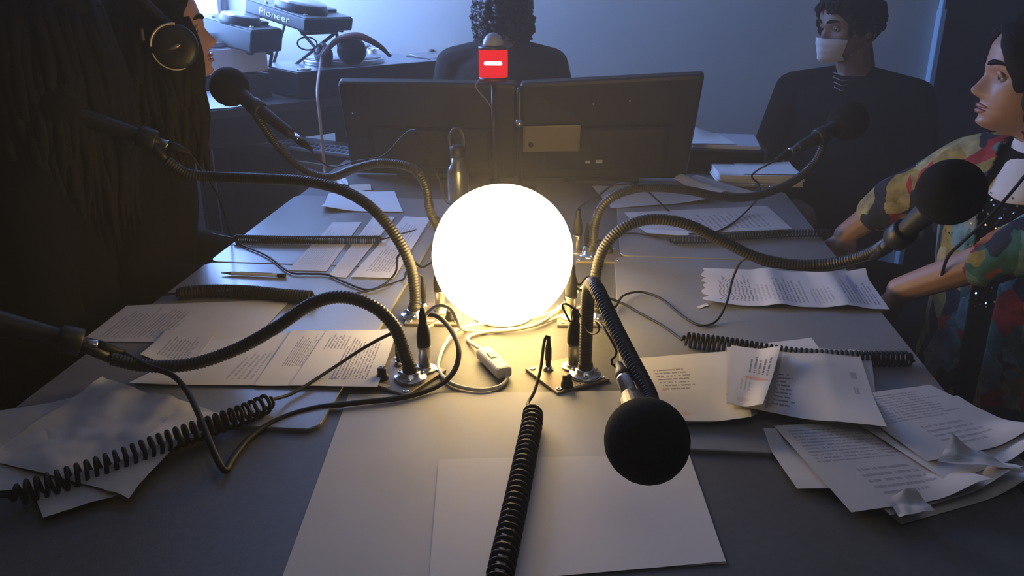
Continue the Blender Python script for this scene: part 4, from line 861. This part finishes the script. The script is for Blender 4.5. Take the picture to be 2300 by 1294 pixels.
def person(label, Hc, face, pitch, tface, arms, skin, cloth, sleeve=.97, trousers=None, hair=None, hairstyle='short', nb=None, sh=.17, lean=0.0, hands=True, voxel=.0042, cloth_disp=None, roll=0.0, eyes=True, neckline=-.005):
    face = V((face[0], face[1], 0)).normalized(); tf = V((tface[0], tface[1], 0)).normalized(); sd = V((-tf.y, tf.x, 0))
    R = Matrix.Rotation(math.atan2(face.y, face.x)+math.pi/2, 3, 'Z') @ Matrix.Rotation(-math.radians(pitch), 3, 'X') @ Matrix.Rotation(math.radians(roll), 3, 'Y')
    NB = Hc+V((0, 0, -.185))-face*.035 if nb is None else nb
    def sp(dz): return NB+V((0, 0, dz))-tf*(lean*(-dz))
    hip = sp(-.54); t = thing('person', label, 'person', (hip.x, hip.y, 0))
    def L(p):
        p = V(p)
        if p.z < -.03: p.z = -.03+(p.z+.03)*.84
        return Hc+R @ p
    # --- body: head, neck, trunk, arms and hands grown into one skin
    mb = MB(); mb.loft([[L(p) for p in r] for r in head_rings()])
    for s in (-1, 1):   # ears
        mb.ellipsoid(L((s*.074, .012, -.008)), (.008, .017, .031), R @ Matrix.Rotation(s*.3, 3, 'Z'), 14, 10)
    mb.capsule(L((0, .018, -.07)), NB+tf*.004+V((0, 0, .015)), .056, .060)
    mb.capsule(L((0, -.03, -.090)), L((0, .012, -.085)), .030, .048)
    prof = [(.01, .062, .056), (-.03, .105, .066), (-.065, sh*.93, .083), (-.12, sh*.98, .102), (-.20, sh*.97, .112), (-.30, sh*.90, .104), (-.40, sh*.88, .100), (-.50, sh*.98, .112), (-.58, sh*.95, .110)]
    mb.loft([ell_ring(sp(z), a, b, tf) for z, a, b in prof])
    ends = []
    for (e, w, hd, hn, s, cu) in arms:
        S = sp(-.075)+sd*(s*sh*.96)
        mb.capsule(S, e, .048, .039); mb.capsule(e, w, .038, .026)
        if hands: hand(mb, w, hd, hn, cu, 1.0, s)
        ends.append((S, e, w, s))
    body = remesh(mb.build('body', skin, t), voxel, 2)
    if eyes:
        for s in (-1, 1):
            e = MB().ellipsoid(L((s*.031, -.0705, .001)), (.0118, .0118, .0118), R, 18, 12).build('eye', mat('eye_white', (.22, .20, .19), .15), t)
            MB().ellipsoid(L((s*.031, -.0808, .001)), (.0060, .0022, .0060), R, 14, 8).build('iris', mat('dark_iris', (.02, .012, .008), .1), e)
            pts = [L((s*(.012+.036*k/6), -.099+.0085*(k/6)**2*2.2, .0215+.006*math.sin(math.pi*k/7))) for k in range(7)]
            MB().tube(pts, [.0024, .0046, .0052, .0048, .0040, .0030, .0012], 8).build('eyebrow', hair or M_black, t)
            # upper lid
            MB().tube([L((s*(.031-.0125+.025*k/6), -.0800+.004*abs(k/3-1)**2-.002, .002+.0075*math.sin(math.pi*k/6))) for k in range(7)], [.001, .0030, .0040, .0044, .0040, .0030, .001], 8).build('eyelid', skin, t)
        lp = MB()
        for zc, hh, yy, wd in ((-.0612, .0044, -.0915, .021), (-.0738, .0050, -.0905, .019)):
            lp.tube([L((wd*(k/4-1), yy-.0045+.010*(k/4-1)**2, zc-(.002 if zc > -.065 else -.002)*(k/4-1)**2)) for k in range(9)], [hh*(.25+.75*math.sin(math.pi*(k+.6)/9.2)) for k in range(9)], 8)
        lp.build('lips', mat('lip_tint', (.30, .12, .10), .45), t)
    # --- upper garment
    g = MB(); o = .013
    g.loft([ell_ring(sp(z), a+o, b+o, tf) for z, a, b in ((neckline, .066, .058),)+tuple((z, a, b) for z, a, b in prof[1:])])
    for S, e, w, s in ends:
        g.capsule(NB+V((0, 0, -.022)), S+V((0, 0, .008)), .056, .062)
        ar = .70 if sleeve < 0 else 1.0
        g.capsule(S, e, .064*ar, .056*ar)
        if sleeve > 0: g.capsule(e, e.lerp(w, sleeve), .056, .042)
    top = remesh(g.build('top', cloth, t), .006, 3, cloth_disp)
    # --- trousers and shoes
    tr_ = MB(); hp_ = sp(-.56)
    tr_.ellipsoid(hp_, (.17, .13, .11), Matrix.Rotation(math.atan2(tf.y, tf.x)-math.pi/2, 3, 'Z'))
    sh_ = MB()
    for s in (-1, 1):
        a = hp_+sd*(s*.085)+V((0, 0, -.02)); kn = a+tf*.40+sd*(s*.03)+V((0, 0, .02)); an = V((kn.x, kn.y, .10))-tf*.02
        tr_.capsule(a, kn, .085, .066).capsule(kn, an, .066, .050)
        sh_.capsule(an-tf*.03+V((0, 0, -.052)), an+tf*.16+V((0, 0, -.058)), .047, .038)
    remesh(tr_.build('trousers', trousers or mat('dark_trousers', (.012, .012, .015), .9), t), .012, 3)
    sh_.build('shoes', M_black, t)
    return t, R, L, NB, sp, tf, sd, top

def hair_mb(L, line, off=.012, nz=.006, freq=22, back_drop=None):
    """closed hair shell following the skull down to the hairline line(t)"""
    mb = MB(); n = 72; m = 26; outer = []; inner = []
    for i in range(m+1):
        for k in range(n):
            t = 2*math.pi*k/n; z0 = line(t); z = z0+(.1165-z0)*(i/m)
            lift = off*min(1, .35+i/m*4)+nz*noise.noise(V((math.sin(t)*freq*.1, math.cos(t)*freq*.1, z*freq)))
            p = head_pt(t, z, max(.005, lift)); p.z += lift*max(0, (z-.06)/.057)*.9; outer.append(L(p)); inner.append(L(head_pt(t, z, .001)*.97))
    fs = []
    N = len(outer)
    for i in range(m):
        for k in range(n):
            k2 = (k+1) % n; a, b, c, d = i*n+k, i*n+k2, (i+1)*n+k2, (i+1)*n+k
            fs.append([a, b, c, d]); fs.append([N+d, N+c, N+b, N+a])
    for k in range(n):
        k2 = (k+1) % n; fs.append([k2, k, N+k, N+k2])
    fs.append([m*n+k for k in range(n)]); fs.append([N+m*n+k for k in range(n)][::-1])
    return mb.add(outer+inner, fs)
def locks(mb, L, n, trange, ztop, length, wave=.006, r=.010, seed=0, spread=.02, curl=0.0, grav=V((0, 0, -1)), clear=.012):
    rnd = random.Random(seed)
    for k in range(n):
        t = rnd.uniform(*trange)*(1 if rnd.random() < .5 else -1); z = rnd.uniform(*ztop); ln = length*rnd.uniform(.8, 1.1)
        p = L(head_pt(t, z, clear)); c = L(V((0, .01, z))); o = (p-c); o.z = 0; o = o.normalized()
        pts = []; ph = rnd.uniform(0, 6); m = 12
        for i in range(m+1):
            s = i/m; bulge = spread*math.sin(math.pi*min(1, s*1.2)*.8)
            q = p + grav*(ln*s) + o*(bulge) + o.cross(V((0, 0, 1)))*(wave*math.sin(ph+s*7)) + o*(wave*.7*math.cos(ph*1.7+s*6))
            if curl: q += V((math.cos(ph+s*26), math.sin(ph+s*26), 0))*curl
            pts.append(q)
        mb.tube(pts, [r*(.75+.5*math.sin(math.pi*(.15+.7*i/m)))*(1-.88*max(0, (i/m-.55)/.45)) for i in range(m+1)], 7)
    return mb
S_warm = mat('warm_skin', (.37, .215, .15), .5, var=.08, vscale=30)
S_pale = mat('pale_skin', (.40, .225, .18), .5, var=.06, vscale=30)
H_dark = mat('dark_hair', (.0045, .004, .004), .7, spec=.18, bump=.6, bscale=260)
H_brown = mat('brown_hair', (.030, .021, .016), .5, spec=.5, bump=.6, bscale=200)
C_black = mat('black_cloth', (.006, .006, .007), .95, spec=.1, bump=.3, bscale=500)
C_char = mat('charcoal_cloth', (.030, .028, .028), .95, spec=.2, bump=.3, bscale=500)
def wr(amp, f=9): return lambda p: amp*(noise.noise(V((p.x*f, p.y*f, p.z*f*.6)))+.5*noise.noise(V((p.x*f*2.3, p.y*f*2.3, p.z*f*1.2))))
NL = V((0, -.1175, -.029))
def headfor(Q, face, pitch):
    f = V((face[0], face[1], 0)).normalized()
    R = Matrix.Rotation(math.atan2(f.y, f.x)+math.pi/2, 3, 'Z') @ Matrix.Rotation(-math.radians(pitch), 3, 'X')
    return Q - R @ NL

# person in headphones on the left
fA = (.90, .44); Q = H(489, 90, 1.86); hA = headfor(Q, fA, 9)
nbA = hA+V((-.075, .0, -.175))
tfA = V((.9, .3, 0)).normalized(); sA = V((-tfA.y, tfA.x, 0))
aA = []
for s in (-1, 1):
    e = nbA+V((-.02, 0, -.34))+sA*(s*.18); w_ = e+tfA*.20-sA*(s*.08)+V((0, 0, -.03)); aA.append((e, w_, tfA-sA*s*.3, V((0, 0, -1)), s, .4))
A = person('person in profile wearing big black headphones at the far left of the table', hA, fA, 9, tfA, aA, S_pale, C_black, .96, hair=H_dark, nb=nbA, lean=.10)
LA = A[2]
mb = hair_mb(LA, lambda t: .092-.110*min(1, (1-math.cos(t))*1.2)-.07*max(0, -math.cos(t)), .016)
locks(mb, LA, 160, (1.0, 3.14), (-.02, .06), .30, .007, .011, 3, .022)
mb.build('hair', H_dark, A[0])
hpA = thing('headphones', 'black headphones with pale arcs as rim glints worn by the person in profile on the left', 'headphones', tuple(LA((.09, .01, -.02))))
RA = A[1]; cup = LA((-.094, .012, -.012)); axA = (RA @ V((-1, .1, .08))).normalized()
cc = H(393, 105, cup.y); cup = cc
axA = (axA*.5+(CAM-cup).normalized()*.8).normalized()
MB().lathe([(.038, -.030), (.043, -.022), (.046, .0), (.045, .012), (.036, .018), (.014, .019), (.0005, .017)], cup, axA, 40).build('ear_cup', M_black, hpA)
u_ = axA.cross(V((0, 0, 1))).normalized(); v_ = u_.cross(axA)
def arc(r, a0, a1, off, n=26): return [cup+axA*off+u_*(r*math.cos(math.radians(a0+(a1-a0)*i/n)))+v_*(r*math.sin(math.radians(a0+(a1-a0)*i/n))) for i in range(n+1)]
# u_ points to the right in the picture for a camera-facing cup
sgn = 1 if u_.dot(RT) > 0 else -1
def A2(a): return a if sgn > 0 else 180-a
rim = MB(); rim.tube(arc(.0452, A2(82), A2(178), .013), .0021, 8); rim.tube(arc(.0452, A2(194), A2(290), .013), .0015, 8)  # pale arcs paint the glint along the ear cup's rim
rim.build('rim', mat('rim_glint', (.85, .72, .58), .45, metal=.3), hpA)
MB().ellipsoid(cup+axA*.018, (.014, .004, .005), V((0, 1, 0)).rotation_difference(axA).to_matrix(), 16, 10).build('badge', mat('satin_badge', (.30, .22, .18), .35, metal=.7), hpA)
cup2 = LA((.096, .012, -.012)); MB().ellipsoid(cup2, (.024, .044, .046), RA, 24, 16).build('ear_cup', M_black, hpA)
bp = [cup-axA*.01+V((0, 0, .035))]+[LA((-.108*math.cos(math.pi*k/12), .012, .145*math.sin(math.pi*k/12)**.8+.01)) for k in range(2, 11)]+[cup2+V((0, 0, .03))]
MB().tube(resample(catmull(bp, 8), .01), .011, 10).build('headband', M_black, hpA)
ybk = cup+u_*sgn*-.058+v_*.016
MB().capsule(ybk, ybk+v_*.018, .005, .004).build('hinge', mat('satin_badge', (.30, .22, .18)), hpA)

# dark person between, turned away
hC = H(95, 95, 1.52); fC = (.55, .83)
nbC = hC+V((-.06, -.02, -.19)); tfC = V((.9, .45, 0)).normalized(); sC = V((-tfC.y, tfC.x, 0)); aC = []
for s in (-1, 1):
    e = nbC+V((.02, 0, -.33))+sC*(s*.19); w_ = e+tfC*.20-sC*(s*.06)+V((0, 0, -.04)); aC.append((e, w_, tfC, V((0, 0, -1)), s, .4))
Cp = person('dark-clad person with long black hair turned away, between the two left microphones', hC, fC, 0, tfC, aC, S_warm, C_black, .96, hair=H_dark, nb=nbC, sh=.18)
mb = hair_mb(Cp[2], lambda t: .05-.085*min(1, (1-math.cos(t))*1.2)-.06*max(0, -math.cos(t)), .018)
locks(mb, Cp[2], 260, (.7, 3.14), (-.03, .09), .36, .005, .013, 5, .028)
mb.build('hair', H_dark, Cp[0])

# person behind the monitors, seen from behind
hK = H(1130, 22, 3.02); fK = (.05, 1)
nbK = hK+V((-.0, -.05, -.112)); tfK = V((.0, 1, 0)); sK = V((-1, 0, 0)); aK = []
for s in (-1, 1):
    e = nbK+V((0, 0, -.33))+sK*(s*.235)+tfK*.04; w_ = e+tfK*.22-sK*(s*.1)+V((0, 0, .02)); aK.append((e, w_, tfK, V((0, 0, -1)), s, .4))
K = person('person with curly brown hair seen from behind, beyond the two monitors', hK, fK, 0, tfK, aK, S_pale, C_char, .96, hair=H_brown, nb=nbK, sh=.175, eyes=True)
mb = hair_mb(K[2], lambda t: .06-.09*min(1, (1-math.cos(t))*1.2)-.078*max(0, -math.cos(t)), .022, .012, 60)
locks(mb, K[2], 70, (1.15, 2.1), (-.08, .02), .09, .006, .007, 8, .012, .009)
locks(mb, K[2], 150, (1.8, 3.14), (-.09, .06), .075, .006, .008, 9, .006, .008)
mb.build('hair', H_brown, K[0])
MB().tube([K[2]((.098*math.cos(math.pi*k/16), .010, .002+.140*math.sin(math.pi*k/16)**.85)) for k in range(17)], .009, 10).build('hair_band', mat('grey_band', (.12, .12, .13), .5), K[0])

# masked person at the far right
hM = H(1909, 58, 2.88); fM = (-.90, -.44)
nbM = hM+V((.05, .05, -.150)); tfM = V((-.45, -.9, 0)).normalized(); sM = V((-tfM.y, tfM.x, 0)); aM = []
eL = nbM+V((-.27, -.02, -.32)); eR = nbM+V((.25, -.06, -.34))
aM.append((eR, eR+V((-.10, -.22, -.05)), V((-.3, -1, 0)), V((0, 0, -1)), -1 if sM.dot(V((.22, -.06, 0))) < 0 else 1, .5))
aM.append((eL, eL+V((.06, -.22, -.06)), V((.2, -1, 0)), V((0, 0, -1)), -1 if sM.dot(V((-.24, .03, 0))) < 0 else 1, .5))
Mn = person('person in black wearing a pale face mask at the far right end of the table', hM, fM, -6, tfM, aM, mat('brown_skin', (.22, .135, .10), .55), C_black, .97, hair=H_dark, nb=nbM, sh=.20)
LM = Mn[2]
mb = hair_mb(LM, lambda t: .066-.090*min(1, (1-math.cos(t))*1.3)-.045*max(0, -math.cos(t)), .012, .008, 40)
locks(mb, LM, 60, (.1, .7), (.064, .10), .018, .003, .005, 21, .003)
locks(mb, LM, 160, (.9, 3.14), (-.005, .09), .026, .003, .0055, 22, .002, clear=.009)
mb.build('hair', H_dark, Mn[0])
# face mask: pleated shell over nose and chin, with ear loops
mk = MB(); n = 22; m = 12; vs = []; vi = []
for j in range(m+1):
    z = -.020-.098*j/m
    for k in range(n+1):
        t = -1.02+2.04*k/n; w = lerp_tab(WIDE, max(z, -.09))+.006; f = .103+.018*math.exp(-(t/.45)**2)*(1-.3*j/m)-.020*max(0, (j/m-.72)/.28)**2
        pl = .0022*(1 if int(j/m*7) % 2 else 0)
        p = V((w*1.06*math.sin(t), -(f+pl)*math.cos(t)**.8, z+.010*abs(t)*(1 if j < m/2 else 1.0)*(1-2*j/m)*-1)); vs.append(LM(p)); vi.append(LM(p*.985))
W = n+1; fs = []; N = len(vs)
for j in range(m):
    for k in range(n):
        a = j*W+k; fs.append([a, a+W, a+1+W, a+1]); fs.append([N+a+1, N+a+1+W, N+a+W, N+a])
mask = mk.add(vs+vi, fs).build('face_mask', mat('pale_mask_fabric', (.58, .58, .60), .85, bump=.2, bscale=500), Mn[0])
for s in (-1, 1):
    MB().tube(resample(catmull([LM((s*.062, -.055, -.030)), LM((s*.079, -.01, -.005)), LM((s*.082, .022, .005)), LM((s*.080, .020, -.045)), LM((s*.060, -.045, -.090))], 8), .006), .0010, 6).build('ear_loop', mat('grey_loop', (.25, .25, .26), .7), mask)
# striped shirt showing in the open collar
for k in range(4):
    c = H(1892-2*k, 168+11*k, nbM.y-.125); 
    MB().tube([c+V((-.030+.004*k, -.0, .008)), c+V((0, -.012, -.002)), c+V((.030-.006*k, -.010, .001))], .0013, 6).build('shirt_stripe', mat('pale_stripe', (.30, .30, .31), .8), Mn[0])
lg = H(1829, 380, nbM.y-.135)
MB().box(lg, (.016, .004, .024), None, .0015).build('chest_badge', mat('grey_badge', (.10, .10, .105), .7), Mn[0])

# person in the floral jacket on the right
fW = (-.985, .12); Qw = H(2178, 201, 1.74); hW = headfor(Qw, fW, 3)
nbW = hW+V((.048, -.01, -.126)); tfW = V((-.82, -.57, 0)).normalized(); sW = V((-tfW.y, tfW.x, 0))
def sgnW(p): return 1 if (p-nbW).dot(sW) > 0 else -1
eF = H(2010, 450, 1.93); wF = H(1898, 528, 1.97); eN = H(2310, 555, 1.50); wN = H(2022, 652, 1.615)
aW = [(eF, wF, V((-.12, -.3, -.93)), V((0, 0, -1)), sgnW(eF), .55), (eN, wN, V((-.2, .3, -.92)), V((0, 0, -1)), sgnW(eN), .55)]
fl = bpy.data.materials.new('floral_fabric'); fl.use_nodes = True; nt = fl.node_tree; b = nt.nodes['Principled BSDF']; b.inputs['Roughness'].default_value = .85; b.inputs['Specular IOR Level'].default_value = .2
tc = nt.nodes.new('ShaderNodeTexCoord'); nz = nt.nodes.new('ShaderNodeTexNoise'); nz.inputs['Scale'].default_value = 14; nz.inputs['Detail'].default_value = 3
nt.links.new(tc.outputs['Object'], nz.inputs['Vector'])
va = nt.nodes.new('ShaderNodeVectorMath'); va.operation = 'MULTIPLY_ADD'; va.inputs[1].default_value = (.055, .055, .055); nt.links.new(nz.outputs['Color'], va.inputs[0]); nt.links.new(tc.outputs['Object'], va.inputs[2])
mpn = nt.nodes.new('ShaderNodeMapping'); mpn.inputs['Rotation'].default_value = (.5, .6, .4); mpn.inputs['Scale'].default_value = (1.0, 1.0, .55); nt.links.new(va.outputs[0], mpn.inputs[0])
vo = nt.nodes.new('ShaderNodeTexVoronoi'); vo.inputs['Scale'].default_value = 27; vo.inputs['Randomness'].default_value = 1; nt.links.new(mpn.outputs[0], vo.inputs['Vector'])
sx = nt.nodes.new('ShaderNodeSeparateXYZ'); nt.links.new(vo.outputs['Color'], sx.inputs[0])
rp = nt.nodes.new('ShaderNodeValToRGB'); rp.color_ramp.interpolation = 'CONSTANT'; el = rp.color_ramp.elements
cols = [(0, (.03, .035, .05)), (.12, (.30, .22, .06)), (.27, (.06, .17, .14)), (.40, (.34, .035, .035)), (.52, (.40, .34, .17)), (.68, (.16, .28, .29)), (.82, (.03, .03, .05)), (.89, (.36, .12, .05)), (.95, (.26, .26, .22))]
el[0].position = 0; el[0].color = (*cols[0][1], 1); el[1].position = cols[1][0]; el[1].color = (*cols[1][1], 1)
for p_, c_ in cols[2:]:
    e_ = el.new(p_); e_.color = (*c_, 1)
nt.links.new(sx.outputs[0], rp.inputs[0])
hs = nt.nodes.new('ShaderNodeMixRGB'); hs.blend_type = 'MULTIPLY'; hs.inputs[0].default_value = .6
r2 = nt.nodes.new('ShaderNodeValToRGB'); r2.color_ramp.elements[0].color = (.35, .35, .35, 1); r2.color_ramp.elements[1].color = (1.25, 1.25, 1.2, 1); r2.color_ramp.elements[0].position = .35; r2.color_ramp.elements[1].position = .65
nz2 = nt.nodes.new('ShaderNodeTexNoise'); nz2.inputs['Scale'].default_value = 38; nt.links.new(tc.outputs['Object'], nz2.inputs['Vector']); nt.links.new(nz2.outputs['Fac'], r2.inputs[0])
nt.links.new(rp.outputs[0], hs.inputs[1]); nt.links.new(r2.outputs[0], hs.inputs[2]); nt.links.new(hs.outputs[0], b.inputs['Base Color'])
Wm = person('person in profile in a floral jacket and black sequined top on the right', hW, fW, 3, tfW, aW, S_warm, C_black, -1, hair=H_dark, nb=nbW, sh=.165, voxel=.0034, lean=.02)
LW = Wm[2]; spW = Wm[4]
mb = hair_mb(LW, lambda t: .080-.102*min(1, (1-math.cos(t))*2.6)-.06*max(0, -math.cos(t)), .014)
locks(mb, LW, 170, (1.25, 3.14), (-.03, .07), .125, .006, .009, 11, .012)
mb.build('hair', H_dark, Wm[0])
# jacket with open front and sleeves to mid-forearm
g = MB(); o = .024
prof = [(.004, .072, .066), (-.03, .112, .070), (-.065, .158, .088), (-.12, .165, .108), (-.20, .164, .118), (-.30, .155, .114), (-.42, .155, .112), (-.52, .168, .12)]
g.loft([ell_ring(spW(z), a+o, bb+o, tfW) for z, a, bb in prof])
for e, w_, s, cut in ((eF, wF, sgnW(eF), .34), (eN, wN, sgnW(eN), .33)):
    S = spW(-.075)+sW*(s*.150); g.capsule(spW(-.026), S+V((0, 0, .006)), .062, .070); g.capsule(S, e, .076, .053); g.capsule(e, e.lerp(w_, cut), .053, .046)
jk_ = remesh(g.build('floral_jacket', fl, Wm[0]), .006, 3, wr(.006, 14))
bm = bmesh.new(); bm.from_mesh(jk_.data); Mi = WORLD[jk_.name]; dl = []
for f in bm.faces:
    c = Mi @ f.calc_center_median(); r_ = c-nbW; fwd = r_.dot(tfW); sdv = r_.dot(sW); zz_ = -r_.z
    if fwd > .03 and abs(sdv) < .026+.044*max(0, 1-zz_/.26) and zz_ > -.05: dl.append(f)
bmesh.ops.delete(bm, geom=dl, context='FACES'); bm.to_mesh(jk_.data); bm.free()
sol = jk_.modifiers.new('thickness', 'SOLIDIFY'); sol.thickness = .004; sol.offset = -1
# sequins scattered over the black top
rnd = random.Random(4); sq = MB()
for i in range(420):
    zz_ = rnd.uniform(.085, .33); th = rnd.uniform(-.75, .75)
    a = lerp_tab([(.03, .118), (.07, .166), (.12, .175), (.2, .172), (.34, .16)], zz_)+.0135; bb = lerp_tab([(.03, .079), (.07, .096), (.12, .115), (.2, .125), (.34, .115)], zz_)+.0165
    c = spW(-zz_)+sW*(a*math.sin(th))+tfW*(bb*math.cos(th)); nn = (sW*(math.sin(th)/a)+tfW*(math.cos(th)/bb)).normalized()
    nn = (nn+V((rnd.gauss(0, .35), rnd.gauss(0, .35), rnd.gauss(0, .35)))).normalized()
    sq.lathe([(.0022, -.0003), (.0022, .0003)], c, nn, 7, False)
so = sq.build('sequins', M_chrome, Wm[0]); so['kind'] = 'stuff'
# white collar and thin necklace cord
cl = []
for r_, z_, fr in ((.062, .050, 0), (.070, .030, .008), (.080, .005, .016), (.092, -.025, .022), (.100, -.050, .030)):
    cl.append([spW(0)+V((0, 0, z_-(.045*max(0, math.sin(2*math.pi*k/36)) if z_ < .04 else 0)))+sW*(r_*.98*math.cos(2*math.pi*k/36))+tfW*((r_*.92+fr)*math.sin(2*math.pi*k/36)) for k in range(36)])
co = MB().loft(cl, False).build('white_collar', mat('white_jersey', (.62, .60, .59), .85), Wm[0])
so2 = co.modifiers.new('thickness', 'SOLIDIFY'); so2.thickness = .003
MB().tube([spW(.048-.02*max(0, math.sin(2*math.pi*k/30)))+sW*(.066*math.cos(2*math.pi*k/30))+tfW*(.066*math.sin(2*math.pi*k/30)+.008) for k in range(31)], .0028, 7).build('necklace', M_black, Wm[0])
# headphone lead over the jacket
ldp = [H(2310, 385, 1.50), H(2265, 440, 1.50), H(2210, 500, 1.49), H(2160, 545, 1.50), H(2128, 580, 1.53), H(2110, 640, 1.56)]
ob = thing('headphone_lead', 'thin black lead hanging diagonally across the floral jacket', 'cable', tuple(ldp[-1]))
MB().tube(resample(catmull(ldp, 10), .008), .003, 7).build('cord', M_rubber, ob)

# chairs under the seated people
def chair(c, f, label):
    t = thing('office_chair', label, 'chair', (c.x, c.y, 0), 0, 'dark chairs under the seated people')
    zs = c.z; f = V((f[0], f[1], 0)).normalized(); rz = math.atan2(f.y, f.x); R = Matrix.Rotation(rz, 3, 'Z')
    MB().box(V((c.x, c.y, zs-.03)), (.46, .46, .06), R, .025, 3).build('seat', C_black, t)
    MB().box(V((c.x, c.y, zs+.20))-f*.27, (.05, .40, .30), R, .022, 3).build('backrest', C_black, t)
    MB().tube([V((c.x, c.y, zs-.05))-f*.16, V((c.x, c.y, zs-.03))-f*.27, V((c.x, c.y, zs+.10))-f*.285], .014, 8).build('back_stem', M_goose, t)
    MB().lathe([(.026, .07), (.026, max(.12, zs-.06))], (c.x, c.y, 0), n=16).build('column', M_goose, t)
    for k in range(5):
        a = 2*math.pi*k/5; p = V((c.x+.27*math.cos(a), c.y+.27*math.sin(a), .055))
        lg_ = MB().tube([V((c.x, c.y, .085)), p+V((0, 0, .02))], [.022, .014], 8).build('base_arm', M_black, t)
        MB().lathe([(.026, -.012), (.026, .012)], (p.x, p.y, .028), (math.sin(a), -math.cos(a), 0), 14).build('caster', M_black, lg_)
for Pp, lb in ((A, 'dark swivel chair under the person in headphones'), (Cp, 'dark swivel chair under the long-haired person turned away'), (K, 'dark swivel chair under the person behind the monitors'), (Mn, 'dark swivel chair under the masked person'), (Wm, 'dark swivel chair under the person in the floral jacket')):
    c = Pp[4](-.56); chair(V((c.x, c.y, c.z-.125)), Pp[5], lb)
